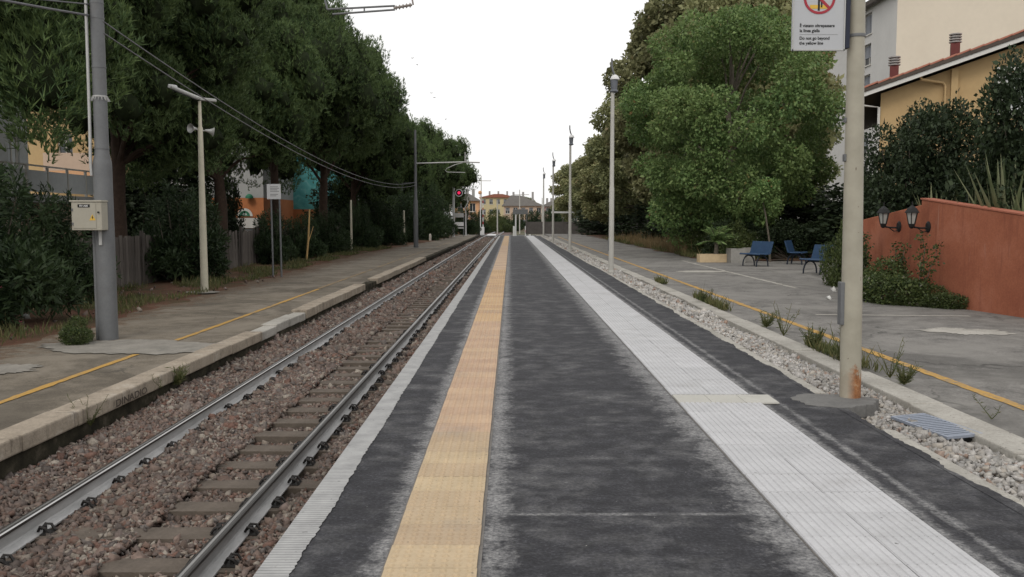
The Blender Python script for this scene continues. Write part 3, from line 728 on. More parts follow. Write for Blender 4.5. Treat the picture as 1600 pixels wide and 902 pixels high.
def needly(name, mat, lobes, n, K, L, W, seed, fill=9000):
    """needle tufts on the lobes' upper shells, with coarser tufts inside"""
    g = np.random.default_rng(seed); out = []; subs = sub_lobes(lobes, g)
    for n_, K_, L_, W_, inner, cull in ((n, K, L, W, .8, .62), (fill, 5, .22, .05, .3, 0)):
        P, U = lobes_points(subs if inner > .5 else lobes, n_, g, inner, cull)
        if inner < .5: P = P - U*.55
        kp = (U[:,2] > -.25) | (g.random(len(U)) < .65); P = P[kp]; U = U[kp]
        A = U*.7 + np.array([0,0,1.1]) + unit(len(P), g)*.3; A /= np.linalg.norm(A, axis=1, keepdims=True)
        m_ = len(P); P = np.repeat(P, K_, 0); A = np.repeat(A, K_, 0)
        D = A + unit(m_*K_, g)*.75; D /= np.linalg.norm(D, axis=1, keepdims=True)
        S = np.cross(D, unit(m_*K_, g)); S /= np.linalg.norm(S, axis=1, keepdims=True)+1e-9
        l = L_*np.exp(g.normal(0,.2,m_*K_)); B0 = P + A*(g.random(m_*K_)*.1)[:,None]
        out.append(np.stack([B0 - S*W_/2, B0 + S*W_/2, B0 + D*l[:,None]],1).reshape(-1,3))
    V = np.concatenate(out); F = np.arange(len(V)).reshape(-1,3); nf = len(F)
    # solid cores added in every clump to block sky, twigs and inner shade painted dark
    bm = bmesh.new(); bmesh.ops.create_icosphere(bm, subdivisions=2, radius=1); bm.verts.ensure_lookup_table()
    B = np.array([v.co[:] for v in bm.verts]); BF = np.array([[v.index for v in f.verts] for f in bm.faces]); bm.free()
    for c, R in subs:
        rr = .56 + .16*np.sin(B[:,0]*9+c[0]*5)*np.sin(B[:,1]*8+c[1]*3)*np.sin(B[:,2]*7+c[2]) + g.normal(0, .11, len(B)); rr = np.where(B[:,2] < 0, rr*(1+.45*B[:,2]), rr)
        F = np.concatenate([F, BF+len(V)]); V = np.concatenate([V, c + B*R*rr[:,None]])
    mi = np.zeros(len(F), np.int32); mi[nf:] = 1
    return np_mesh(name, V, F, [mat, 'twig_shade'], midx=mi)
def sub_lobes(lobes, g, k=6, f=.5, d=.66, tall=1.4):
    out = []
    for c, R in lobes:
        for _ in range(k):
            u = unit(1, g)[0]
            if u[2] < -.35: u[2] = -u[2]
            rr = R*f*g.uniform(.8,1.2); out.append((c + u*R*d, rr*np.array([1,1,tall])))
    return out
def woody(lobes, height, r0, seed, mat, lean=(0,0), nlimb=22, fork=.35):
    g = random.Random(seed); m = MB(); n = 9; pts = []; rs = []
    for i in range(n):
        u = i/(n-1); pts.append((lean[0]*u+g.gauss(0,.06)*(i > 0), lean[1]*u+g.gauss(0,.06)*(i > 0), height*u-.15)); rs.append(r0*(1.25 if i == 0 else 1)*(1-.72*u))
    m.tube(pts, rs, 10)
    for l in g.sample(lobes, min(nlimb, len(lobes))):
        c = l[0]; u = min(.95, max(fork, (c[2]-.12*height)/height*.75)); i = u*(n-1); a = Vector(pts[int(i)]).lerp(Vector(pts[min(n-1,int(i)+1)]), i-int(i))
        c = Vector(c); mid = a.lerp(c, .5) + Vector((g.gauss(0,.2), g.gauss(0,.2), .25))
        m.tube([a, a.lerp(mid,.5)+Vector((0,0,.1)), mid, mid.lerp(c,.6), c], [r0*.38*(1-u*.4), r0*.3*(1-u*.4), r0*.2, r0*.12, .015], 6)
    return m.mesh('trunk', mat, True)
def tree(name, label, trunk, crown, loc, rz, sc, group):
    t = thing(name, label, 'tree', loc, rz, group); t.scale = sc if hasattr(sc, '__len__') else (sc,)*3
    place(trunk, 'trunk', t); place(crown, 'crown', t); return t

# ------------------------------------------------------------------ pines beyond the left fence
g1 = np.random.default_rng(5); g2 = np.random.default_rng(9)
lobA = crown_lobes(g1, 34, 3.7, 3.7, 4.7, 7.8, 1.05, 1.75, -.9, 1.15, .85)
lobB = crown_lobes(g2, 32, 3.6, 3.7, 4.8, 7.8, 1.1, 1.8, -.9, 1.15, .85)
lobA += crown_lobes(g1, 14, 2.2, 2.2, 3.2, 8.2, 1.2, 1.7, -.8, 1.2, .1); lobB += crown_lobes(g2, 14, 2.1, 2.1, 3.2, 8.2, 1.2, 1.7, -.8, 1.2, .1)
hiA = [l for l in lobA if l[0][2] > 4.5]; hiB = [l for l in lobB if l[0][2] > 4.7]
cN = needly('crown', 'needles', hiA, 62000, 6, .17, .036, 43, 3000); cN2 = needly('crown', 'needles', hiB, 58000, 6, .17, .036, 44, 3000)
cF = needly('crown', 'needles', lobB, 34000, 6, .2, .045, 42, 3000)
tA = woody(hiA, 11, .3, 51, 'bark_pine', (.3,.2), 26); tB = woody(hiB, 11, .28, 52, 'bark_pine', (-.3,.1), 26)
pines = [(-13.0,20,0,1.08,'dark pine filling the upper left corner above the grey mast'), (-13.3,30.5,2.1,1.02,'dark pine standing behind the grey mast with the cream box'),
         (-13.3,41,4.0,1.0,'dark pine behind the cream lamp post carrying loudspeakers'), (-12.5,47.5,1.2,1.05,'tall pine behind the small white notice board on two posts'),
         (-11.6,55,3.3,1.08,'tall pine whose crown steps down to the open sky, second from the far mast'), (-11.3,64,5.1,.93,'pine with ragged crown edge just before the far steel mast'),
         (-11.0,84,.7,.82,'pine directly behind the far steel mast with its arm'), (-9.6,98,2.6,.88,'rounded far pine behind the railway signal'), (-8.6,112,4.4,.9,'farthest pine, its crown overhanging the track past the signal')]
for i, (x, y, rz, sc, lb) in enumerate(pines):
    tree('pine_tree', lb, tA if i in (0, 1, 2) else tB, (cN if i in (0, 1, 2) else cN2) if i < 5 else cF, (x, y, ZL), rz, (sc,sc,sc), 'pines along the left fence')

# ------------------------------------------------------------------ trees on the right
g3 = np.random.default_rng(15)
lobG = crown_lobes(g3, 150, 4.4, 4.0, 4.7, 5.2, .45, .95, -.98, .85, .5)
lobG = [l for l in lobG if l[0][2] > .7]
cG = leafy('crown', 'leaf_green', lobG, 112000, .135, .072, 61); tG = woody(lobG, 8, .22, 71, 'bark_grey', (.2,.1), 30, .15)
tree('broadleaf_tree', 'large dense green tree behind the blue benches', tG, cG, (9.25, 38, ZR), .4, (1.0,1,1.03), 'trees along the right side')
g4 = np.random.default_rng(25)
lobP = crown_lobes(g4, 130, 4.7, 4.7, 6.3, 7.4, .5, 1.1, -.95, .85, .5)
lobP = [l for l in lobP if l[0][2] > 1.6]
cP = leafy('crown', 'leaf_plane', lobP, 70000, .24, .17, 62); tP = woody(lobP, 12, .28, 72, 'bark_grey', (.2,.3), 34, .2)
cO = leafy('crown', 'leaf_olive', lobP, 60000, .24, .15, 63)
for x, y, rz, sc, cr, lb in [(11.0,52,1.0,(1.08,1.05,1.12),cP,'tall browning tree whose crown shows left of the large green tree'), (12.2,47,5.0,(.9,.9,1.02),cP,'browning tree showing above the top of the large green tree'),
        (10.6,66,2.2,(.95,.95,.86),cO,'olive green tree by the first lamp post with a spike'), (10.7,80,3.7,(1,1,.72),cP,'small browning tree behind the second far lamp post'),
        (10.9,98,.3,(1.02,1,.72),cO,'dull green tree behind the third far lamp post'), (11.0,125,1.9,(1.1,1,.72),cP,'farthest browning tree beside the platform end'), (16.5,60,4.1,(1,1,.8),cO,'olive tree mostly hidden behind the large green tree')]:
    tree('roadside_tree', lb, tP, cr, (x, y, ZR), rz, sc, 'trees along the right side')

# ------------------------------------------------------------------ shrubs, hedges
def shrub_lobes(seed, n, rx, ry, h, rmin, rmax):
    g = np.random.default_rng(seed); out = []
    for k in range(n):
        u = unit(1, g)[0]; z = abs(u[2]); s = g.uniform(.35, 1)
        r = g.uniform(rmin, rmax); out.append((np.array([u[0]*rx*s, u[1]*ry*s, max(r*.6, z*(h-r)*s + .1*h)]), np.array([r,r,r])))
    return out
def stems(lobes, mat, seed, r=.03):
    g = random.Random(seed); m = MB()
    for l in lobes:
        c = Vector(l[0]); b = Vector((c.x*.25+g.gauss(0,.05), c.y*.25+g.gauss(0,.05), -.05)); mid = b.lerp(c,.5)+Vector((g.gauss(0,.06),g.gauss(0,.06),.05))
        m.tube([b, mid, c], [r, r*.7, r*.3], 5)
    return m.mesh('stems', mat)
def shrub(name, label, fol, stm, loc, rz, sc, group=None, cat='shrub'):
    t = thing(name, label, cat, loc, rz, group); t.scale = sc if hasattr(sc, '__len__') else (sc,)*3
    place(stm, 'stems', t); place(fol, 'foliage', t); return t
lo = shrub_lobes(81, 30, 1.5, 1.4, 2.35, .35, .7) + [(np.array([1.25*math.cos(k*2.4)*(.3+.7*((k*37) % 10)/10), 1.2*math.sin(k*2.4)*(.3+.7*((k*37) % 10)/10), 1.9+.09*((k*53) % 10)]), np.array([.16,.16,.55])) for k in range(16)]
olF = leafy('foliage', 'leaf_oleander', lo, 22000, .17, .042, 82, -.35, .7, .2); olS = stems(lo, 'bark_grey', 83)
def petals(mat, seed, n, lobes, size=.05):
    g = np.random.default_rng(seed); P, U = lobes_points(lobes, n*3, g, .95, 1.05); P = P[:n]; U = U[:n]; P += U*.06
    P5 = np.repeat(P, 5, 0); D = np.repeat(U,5,0)*.6 + unit(len(P5), g); D /= np.linalg.norm(D, axis=1, keepdims=True)
    V, F = leaf_quads(P5, D, np.full(len(P5), size), np.full(len(P5), size*.9), g); return np_mesh('blossoms', V, F, mat)
peP = petals('petal_pink', 84, 9, lo); peW = petals('petal_white', 85, 26, lo)
OG = 'oleander bushes along the left fence'
ols = [(-10.3,12.6,0,1.05,'leafy oleander bush at the left edge of the verge',None), (-9.9,16.2,1.1,1.0,'oleander with a few pink blossoms left of the grey mast',peP),
       (-10.6,20.0,2.0,.85,'oleander bush in shade directly behind the grey mast',None), (-10.3,27.8,3.0,.95,'oleander bush leaning on the fence behind the loudspeaker post',None),
       (-10.4,38.5,4.2,.72,'low oleander bush behind the notice board posts',None), (-10.2,43.5,5.0,.68,'low bush between the notice board and the leaning stake',None), (-10.2,50,.4,.75,'low bush before the slim cream marker post',None),
       (-10.0,57.5,1.5,.95,'rounded dark bush behind the slim cream marker post',None), (-9.6,66,2.4,1.15,'dark bush behind the short cream marker post',None), (-9.2,74,3.1,1.35,'tall oleander just left of the far steel mast',None),
       (-8.0,83,.9,(1.35,1.4,1.75),'tall oleander dotted with white blossoms right of the far steel mast',peW), (-7.6,93,5.5,(1.1,1.2,1.35),'oleander bush left of the railway signal',None), (-6.2,116,4.4,(1.0,1.4,1.05),'dark clipped bush beside the track past the signal',None)]
for x, y, rz, sc, lb, pt in ols:
    s = shrub('oleander_bush', lb, olF, olS, (x, y, ZL), rz, sc, OG)
    if pt: place(pt, 'blossoms', s)
# laurel shrubs behind the red wall
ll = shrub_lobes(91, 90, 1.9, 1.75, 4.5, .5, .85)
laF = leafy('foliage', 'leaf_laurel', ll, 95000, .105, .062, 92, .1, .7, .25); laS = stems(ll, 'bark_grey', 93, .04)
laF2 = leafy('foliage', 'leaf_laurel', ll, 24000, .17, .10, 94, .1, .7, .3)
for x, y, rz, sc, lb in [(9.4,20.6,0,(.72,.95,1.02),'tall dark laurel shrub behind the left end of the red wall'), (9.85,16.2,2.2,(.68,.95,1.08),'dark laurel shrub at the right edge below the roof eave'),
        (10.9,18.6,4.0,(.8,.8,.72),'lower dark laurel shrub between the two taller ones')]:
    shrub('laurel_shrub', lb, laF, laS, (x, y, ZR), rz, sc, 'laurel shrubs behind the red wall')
# dark undergrowth behind the left fence and below the right-hand trees
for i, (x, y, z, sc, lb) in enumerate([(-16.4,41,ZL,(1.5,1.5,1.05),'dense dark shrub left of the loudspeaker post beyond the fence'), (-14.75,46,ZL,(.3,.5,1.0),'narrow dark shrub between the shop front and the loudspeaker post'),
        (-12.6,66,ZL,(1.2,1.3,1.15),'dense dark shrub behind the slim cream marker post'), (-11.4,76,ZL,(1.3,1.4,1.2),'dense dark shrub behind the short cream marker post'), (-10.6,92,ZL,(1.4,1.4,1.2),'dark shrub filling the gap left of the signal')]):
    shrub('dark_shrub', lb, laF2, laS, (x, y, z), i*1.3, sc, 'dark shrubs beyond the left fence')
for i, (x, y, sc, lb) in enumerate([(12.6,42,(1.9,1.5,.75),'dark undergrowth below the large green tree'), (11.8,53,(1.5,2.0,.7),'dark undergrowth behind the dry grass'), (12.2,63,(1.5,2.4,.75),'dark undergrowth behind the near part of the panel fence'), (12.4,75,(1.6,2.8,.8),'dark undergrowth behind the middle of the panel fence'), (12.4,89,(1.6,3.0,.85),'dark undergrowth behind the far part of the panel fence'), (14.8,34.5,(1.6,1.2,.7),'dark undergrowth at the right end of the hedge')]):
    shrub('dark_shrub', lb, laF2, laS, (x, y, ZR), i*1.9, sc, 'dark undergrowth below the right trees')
# hedge behind the benches
def hedge_mesh(seed, lx, ly, h, n, mat):
    g = np.random.default_rng(seed); lob = []
    for k in range(int(lx*9)):
        r = g.uniform(.25,.42); lob.append((np.array([g.uniform(-lx/2,lx/2), g.uniform(-ly/2,ly/2), g.uniform(.2,h-r*.8)]), np.array([r,r,r])))
    return leafy('foliage', mat, lob, n, .09, .05, seed+1, .1, .7, .3), stems(lob[::2], 'bark_grey', seed+2, .02)
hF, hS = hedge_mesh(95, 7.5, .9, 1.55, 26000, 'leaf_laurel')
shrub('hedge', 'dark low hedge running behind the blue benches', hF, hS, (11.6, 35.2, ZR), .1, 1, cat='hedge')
# light bushes
lb_ = shrub_lobes(101, 22, .8, .7, 1.0, .2, .4)
buF = leafy('foliage', 'leaf_bush', lb_, 15000, .055, .03, 102, 0, .6, .2); buS = stems(lb_, 'bark_grey', 103, .012)
shrub('wild_bush', 'sprawling green bush at the foot of the red wall', buF, buS, (7.1, 16.5, ZR), .5, (.72,1.15,.82))
shrub('wild_bush', 'bushy plant with pale flowers just right of the near pole', buF, buS, (7.15, 18.1, ZR), 2.5, (.4,.9,.7))
shrub('wild_bush', 'tall ragged shrub half hiding the third blue bench', buF, buS, (7.72, 20.6, ZR), 4.1, (.55,.7,1.65))
shrub('wild_bush', 'low weedy clump at the red wall base towards the right', buF, buS, (7.65, 15.6, ZR), 1.1, (.45,.6,.4))
shrub('wild_bush', 'bushy growth on the verge just behind the beige planter', buF, buS, (8.4, 37, ZR), 1.3, (1.5,1.4,1.5))
shrub('wild_bush', 'dark green bush under the large tree beside the grey planter', buF, buS, (9.0, 34.5, ZR), 3.3, (1.1,1.0,1.5))
shrub('wild_bush', 'leafy weed clump at the foot of the grey mast', buF, buS, (-6.75, 13.7, ZL), 1.3, (.42,.4,.42))
# rose canes on the wall
def canes(seed, n, h, spread):
    g = random.Random(seed); m = MB(); P = []
    for k in range(n):
        b = Vector((g.uniform(-.1,.1), g.uniform(-spread,spread), 0)); p = b.copy(); pts = [p.copy()]; hh = h*g.uniform(.55,1)
        for i in range(6): p = p + Vector((g.gauss(0,.03), g.gauss(0,.05), hh/6)); pts.append(p.copy()); P += [p + Vector((g.gauss(0,.05),g.gauss(0,.06),g.gauss(0,.05))) for _ in range(26)]
        m.tube(pts, [.012,.011,.01,.009,.008,.006,.004], 5)
    P = np.array([tuple(q) for q in P]); gg = np.random.default_rng(seed); D = unit(len(P), gg)
    V, F = leaf_quads(P, D, np.full(len(P), .065), np.full(len(P), .04), gg)
    return m.mesh('stems', 'bark_grey'), np_mesh('foliage', V, F, 'leaf_bush')
for i, (x, y, h, n, lb) in enumerate([(7.05,17.9,1.3,6,'tall leafy canes climbing the left end of the red wall'), (7.35,16.9,1.05,4,'leafy canes climbing the red wall below the first wall lantern'), (7.5,15.9,1.5,3,'thin flowering canes reaching the second wall lantern')]):
    s_, f_ = canes(110+i, n, h, .3); t = thing('climbing_plant', lb, 'plant', (x, y, ZR)); place(s_, 'stems', t); place(f_, 'foliage', t)
# yucca clumps behind the wall
def yucca(seed, n, L, W):
    g = np.random.default_rng(seed); m = MB()
    for k in range(n):
        a = g.uniform(0, 2*PI); e = g.uniform(1.0, 1.52); l = L*g.uniform(.6,1.05); d = Vector((math.cos(a)*math.cos(e), math.sin(a)*math.cos(e), math.sin(e)))
        s = d.cross(Vector((0,0,1))).normalized(); b = Vector((g.normal(0,.06), g.normal(0,.06), 0)); nn = s.cross(d)
        V = []
        for u, ww in ((0,.6),(.3,1),(.65,.8),(1,.05)):
            p = b + d*(l*u) - Vector((0,0,1))*(u*u*l*.12*(1.5-e))
            V += [p - s*W*ww/2, p - nn*W*.12*ww, p + s*W*ww/2]
        m.add(V, [(3*i+j,3*i+j+1,3*i+3+j+1,3*i+3+j) for i in range(3) for j in range(2)])
    return m.mesh('blades', 'leaf_yucca')
for x, y, z, n, L, W, lb in [(8.5,15.3,.95,34,1.75,.09,'large yucca with long pale blades above the red wall'), (8.12,17.0,1.15,24,1.05,.06,'spiky yucca showing above the peak of the red wall'), (8.33,16.0,1.1,26,.95,.05,'grassy yucca clump between the two spiky ones above the wall'), (8.62,14.75,.9,24,1.3,.08,'spiky yucca at the right edge above the red wall')]:
    t = thing('yucca_plant', lb, 'plant', (x, y, z)); place(yucca(int(x*100+y), n, L, W), 'blades', t)
    m = MB(); m.tube([(0,0,-z+ZR),(0,0,.1)], [.09,.07], 8); m.build('stem', 'bark_grey', t)
# weeds in the gravel strip
def weed(seed, n, h, lv=4):
    g = random.Random(seed); m = MB(); P = []; D = []
    for k in range(n):
        a = g.uniform(0,2*PI); p = Vector((0,0,0)); d = Vector((math.cos(a)*.75, math.sin(a)*.75, 1)).normalized(); pts = [p.copy()]; hh = h*g.uniform(.4,1)
        for i in range(6):
            d = (d + Vector((g.gauss(0,.12), g.gauss(0,.12), .05))).normalized(); p = p + d*hh/6; pts.append(p.copy())
            for _ in range(lv):
                dd = Vector((g.gauss(0,1), g.gauss(0,1), g.uniform(.1,1))).normalized(); P.append(tuple(p - d*hh/6*g.random())); D.append(tuple(dd))
        m.tube(pts, [.006,.005,.005,.004,.003,.003,.002], 4)
    gg = np.random.default_rng(seed); V, F = leaf_quads(np.array(P), np.array(D), gg.uniform(.03,.09,len(P)), gg.uniform(.005,.011,len(P)), gg)
    return m.mesh('stems', 'blade_grass'), np_mesh('foliage', V, F, 'blade_grass')
wd = [weed(120, 9, .62, 2), weed(121, 40, .24, 1), weed(122, 2, .5, 4)]
for x, y, z, k, sc, lb in [(3.62,9.6,-.04,0,.95,'straggly weed left of the near pole in the kerb joint'), (3.65,10.6,-.04,1,1.3,'low grassy weed further along the kerb left of the near pole'), (3.63,11.7,-.04,0,1.0,'thin weed with tall stalks beyond the grassy one'), (3.66,12.6,-.04,1,1.2,'small grassy weed by the yellow line, farthest of the row'),
        (3.70,8.55,-.04,0,.85,'dry weed just right of the near pole'), (3.68,8.2,-.04,1,1.0,'low dark weed at the kerb right of the near pole'), (3.72,6.75,-.04,2,.62,'single upright weed by the kerb above the grating'), (3.74,6.1,-.04,1,.5,'small weed tuft at the right edge of the kerb'),
        (-4.30,11.3,-.62,1,1.2,'weed growing on the old platform face near the graffiti'), (-4.33,9.0,-.62,0,.75,'weed sprouting at the near kerb of the old platform'), (-4.28,10.7,-.55,2,.7,'pointed weed standing above the old platform kerb'), (3.66,16.5,-.04,1,1.2,'grass tuft far along the kerb beside the yellow line')]:
    t = thing('weed', lb, 'plant', (x, y, z), rnd.random()*6); t.scale = (sc,)*3; place(wd[k][0], 'stems', t); place(wd[k][1], 'foliage', t)
def blades(name, label, mat, n, xf, ys, z, h, seed, clump=0):
    g = np.random.default_rng(seed); y = g.uniform(ys[0], ys[1], n); a, b = xf(y); x = a + (b-a)*g.random(n)
    if clump: k = (np.sin(x*2.3+y*1.1)+np.sin(y*.9-x*1.7)) > clump; x = x[k]; y = y[k]; n = len(x)
    P = np.stack([x, y, np.full(n, z)], 1); D = unit(n, g)*.45 + np.array([0,0,1]); D /= np.linalg.norm(D, axis=1, keepdims=True)
    V, F = leaf_quads(P, D, h*np.exp(g.normal(0,.35,n)), np.full(n, .014)*(1+y*.02), g)
    return tag(place(np_mesh(name, V, F, mat), name), label, None, kind='stuff')
lbv = np.vectorize(lback)
blades('grass', 'sparse grass along the edge of the left asphalt', 'blade_grass', 14000, lambda y: (lbv(y)-1.5, lbv(y)-.05), (11, 60), ZL+.02, .13, 131, -.2)
blades('grass', 'patchy grass deeper in the left verge by the fence', 'blade_grass', 8000, lambda y: (np.full_like(y,-10.6), lbv(y)-1.2), (11, 62), ZL+.03, .17, 132, .3)
blades('grass', 'low grass growing in the joint beside the right kerb', 'blade_grass', 5200, lambda y: (np.full_like(y,3.59), np.full_like(y,3.74)), (5.5, 22), ZR+.0, .12, 135, .55)
blades('grass', 'dry grass on the far right verge', 'dry_grass', 9000, lambda y: (np.full_like(y,7.3), np.full_like(y,9.2)), (37, 62), ZR+.02, .38, 133, .0)
blades('grass', 'green grass along the right verge edge', 'blade_grass', 14000, lambda y: (np.full_like(y,7.15), np.full_like(y,9.5)), (33.5, 70), ZR+.02, .22, 134, -.3)

# ------------------------------------------------------------------ posts, masts, signs
def text(name, body, size, mat, parent, loc, rot=(PI/2,0,0), align='LEFT', sx=1.0):
    c = bpy.data.curves.new(name, 'FONT'); c.body = body; c.size = size; c.align_x = align; c.extrude = .0006; c.offset = size*.018
    c.materials.append(M[mat]); q = bpy.data.objects.new(name, c); C.objects.link(q); bpy.context.view_layer.update()
    me = bpy.data.meshes.new_from_object(q.evaluated_get(bpy.context.evaluated_depsgraph_get())); bpy.data.objects.remove(q)
    o = bpy.data.objects.new(name, me); C.objects.link(o); o.parent = parent; o.location = loc; o.rotation_euler = rot; o.scale = (sx,1,1)
    return o
def ring(m, c, r0, r1, y0, y1, n=40, mi=0):
    V = []; F = []
    for k in range(n):
        a = 2*PI*k/n; ca, sa = math.cos(a), math.sin(a)
        for r, y in ((r0,y0),(r1,y0),(r1,y1),(r0,y1)): V.append((c[0]+r*ca, y, c[2]+r*sa))
    for k in range(n):
        q = 4*k; p = 4*((k+1)%n)
        for j in range(4): F.append((q+j, q+(j+1)%4, p+(j+1)%4, p+j))
    m.add(V, F, mi)
def disc(m, c, r, y0, y1, n=40, mi=0): m.lathe([(r,y0),(r,y1)], c, n, 'y', mi)

# near pole with the hanging sign
np_ = thing('lamp_post', 'thick cream pole with rusty foot carrying the yellow line sign', 'lamp post', (2.87, 7.40, 0), 0, 'lamp posts along the right platform edge')
m = MB(); m.lathe([(.088,-.02),(.086,.02),(.0845,.8),(.0725,2.4),(.0705,2.55),(.063,4.6),(.055,5.15)], n=28); m.build('post', 'post_near', np_, smooth=True)
m = MB(); m.lathe([(.074,2.985),(.0755,2.99),(.0755,3.005),(.074,3.01)], n=28); m.build('clamp_band', 'galvanised', np_, smooth=True)
m = MB(); m.lathe([(.074,3.52),(.0755,3.525),(.0755,3.545),(.074,3.55)], n=28); m.build('clamp_band', 'galvanised', np_, smooth=True)
m = MB(); m.box(-.105,-.068,-.04,.04,.62,.98); m.build('inspection_cover', 'galvanised', np_, bev=.006)
m = MB(); m.box(-.088,-.07,-.025,.025,1.98,2.04); m.box(-.088,-.07,-.02,.02,2.3,2.34); m.build('cable_clip', 'galvanised', np_, bev=.004)
sg = thing('warning_sign', 'white sign board forbidding to cross the yellow line, hung on the near pole', 'sign', (2.495, 7.33, 2.865))
m = MB(); m.box(-.215,.215,-.012,.012,0,.66); m.build('board', 'sign_white', sg, bev=.004)
m = MB(); m.box(.217,.252,-.02,.05,.02,.66); m.build('bracket', 'sign_navy', sg, bev=.003)
m = MB(); m.box(-.213,.213,-.018,-.013,.0,.01); m.box(-.213,-.203,-.018,-.013,.0,.66); m.box(.203,.213,-.018,-.013,.0,.66); m.build('rim', 'galv_pale', sg)
pic = thing('pictogram', None, None); pic.parent = sg; pic.location = (.0,-.0135,.418)
m = MB(); m.box(-.075,.075,-.0008,.0005,-.085,-.055); m.build('platform_bar', 'sign_yellow', pic)
m = MB(); m.box(-.012,.004,-.0016,.0005,-.10,.02); m.box(.012,.024,-.0016,.0005,-.075,.02); m.prism([(-.03,.02),(.035,.02),(.03,.07),(-.025,.07)], -.0016, .0005); disc(m, (.003,0,.085), .014, -.0016, .0005, 20); m.build('figure', 'sign_black', pic)
m = MB(); ring(m, (0,0,0), .108, .128, -.0022, .0005); a = .118/2**.5
m.prism([(-a-.008,a-.008),(-a+.008,a+.008),(a+.008,-a+.008),(a-.008,-a-.008)], -.0024, .0005); m.build('prohibition_ring', 'sign_red', pic)
text('lettering', '\u00c8 vietato oltrepassare', .0345, 'sign_black', sg, (-.155,-.0138,.188), sx=.93)
text('lettering', 'la linea gialla', .0345, 'sign_black', sg, (-.155,-.0138,.148), sx=.95)
m = MB(); m.box(-.155,.155,-.0138,-.012,.128,.1295); m.build('rule', 'sign_grey', sg)
text('lettering', 'Do not go beyond', .0345, 'sign_black', sg, (-.155,-.0138,.088), sx=.95)
text('lettering', 'the yellow line', .0345, 'sign_black', sg, (-.155,-.0138,.049), sx=.95)

np_.rotation_euler = (0, rad(-.75), 0)
# slimmer lamp posts along the platform
def lamp_post():
    t = thing('lamp_post', 'slim grey lamp post with domed lamp, first beyond the near pole', 'lamp post', (2.88, 25.4, 0), 0, 'lamp posts along the right platform edge')
    m = MB(); m.lathe([(.10,-.06),(.10,.02),(.078,.03),(.075,1.2),(.07,2.4),(.062,2.42),(.052,4.9),(.05,5.12)], n=16); m.build('post', 'post_grey', t, smooth=True)
    m = MB(); m.lathe([(.05,5.06),(.12,5.1),(.115,5.13),(.085,5.15),(.105,5.42),(.105,5.43)], (.04,0,0), 18); m.build('lamp_body', 'lamp_grey', t, smooth=True)
    m = MB(); m.lathe([(.135,5.43),(.13,5.46),(.095,5.53),(.03,5.57)], (.06,0,0), 18); m.build('lamp_dome', 'plastic_white', t, smooth=True)
    m = MB(); m.tube([(.06,0,5.55),(.0,0,5.68),(-.03,0,5.85),(-.03,0,6.02)], [.025,.03,.03,.025], 8); m.build('spike', 'galvanised', t, smooth=True)
    m = MB(); m.box(-.095,-.07,-.03,.03,.6,.95); m.build('inspection_cover', 'galvanised', t, bev=.005)
    return t
lp = lamp_post()
for y, lb in [(43.2,'slim grey lamp post, second beyond the near pole'), (60.5,'slim grey lamp post, third beyond the near pole'), (78.0,'slim grey lamp post at the far end of the platform')]:
    dup(lp, (2.88, y, 0), rnd.uniform(-.15,.15), None, lb)

# left mast with the electric box
ma = thing('catenary_mast', 'thick grey steel mast with a cream electric box', 'mast', (-6.5, 14.23, ZL))
m = MB(); m.lathe([(.15,-.03),(.148,1.2),(.142,2.78),(.138,2.84),(.108,2.98),(.106,3.2),(.098,6.0),(.09,8.2)], n=28); m.build('tube', 'galvanised', ma, smooth=True)
m = MB(); m.tube([(-.135,-.09,2.62),(-.14,-.1,2.9),(-.135,-.09,3.4),(-.13,-.06,8.0)], .024, 10); m.build('conduit', 'galv_pale', ma, smooth=True)
m = MB(); m.tube([(-.155,-.03,0),(-.155,-.03,1.75)], .03, 10); m.build('conduit', 'galvanised', ma, smooth=True)
for z in (3.05, 4.32, 5.08, 5.31):
    m = MB(); r = .107-.004*(z-3); m.lathe([(r,z-.012),(r+.007,z-.01),(r+.007,z+.01),(r,z+.012)], n=24); m.build('band', 'galvanised', ma, smooth=True)
m = MB()
for k in range(14):
    a = 2*PI*k/14; c, s = math.cos(a), math.sin(a); m.add([(c*.1-s*.014,s*.1+c*.014,3.86),(c*.1+s*.014,s*.1-c*.014,3.86),(c*.118,s*.118,3.80),(c*.15,s*.15,3.80),(c*.112,s*.112,3.875)], [(0,1,2),(2,1,4),(0,2,4),(2,3,4)])
m.lathe([(.103,3.85),(.112,3.855),(.112,3.875),(.103,3.88)], n=24); m.build('climbing_guard', 'galv_pale', ma)
m = MB(); m.box(-.13,.13,-.168,-.14,1.52,1.76); m.build('cable_plate', 'galv_pale', ma, bev=.004).scale = (.18,1,1)
m = MB(); m.tube([(.05,0,5.9),(3.9,0,6.05),(4.95,0,6.05)], .035, 10); m.tube([(.05,0,7.8),(3.9,0,6.1)], .012, 6); m.build('arm', 'galvanised', ma, smooth=True)
m = MB(); m.tube([(3.62,0,5.22),(4.68,0,5.275)], .016, 8); m.tube([(3.70,0,5.145),(4.68,0,5.215)], .016, 8); m.tube([(4.2,0,5.17),(4.2,0,5.26)], .012, 6); m.tube([(3.62,0,5.22),(3.55,0,5.5),(3.6,0,5.9),(3.7,0,6.04)], .016, 8); m.build('registration_arm', 'galvanised', ma, smooth=True)
m = MB(); m.tube([(4.66,0,5.24),(4.95,0,5.29)], .02, 8)
for k in range(5): m.lathe([(.02,-.012),(.038,-.006),(.038,.006),(.02,.012)], (4.70+k*.055,0,5.245+k*.01), 12, 'x')
m.tube([(4.97,0,5.29),(4.93,0,5.5),(4.9,0,6.05)], .014, 8); m.build('insulator', 'insulator', ma, smooth=True)
eb = thing('electric_box', 'cream metal electric box with warning triangle on the grey mast', 'electric box', (-6.62, 14.0, 1.33))
m = MB(); m.box(-.235,.235,-.11,.11,0,.44); m.build('case', 'box_cream', eb, bev=.008)
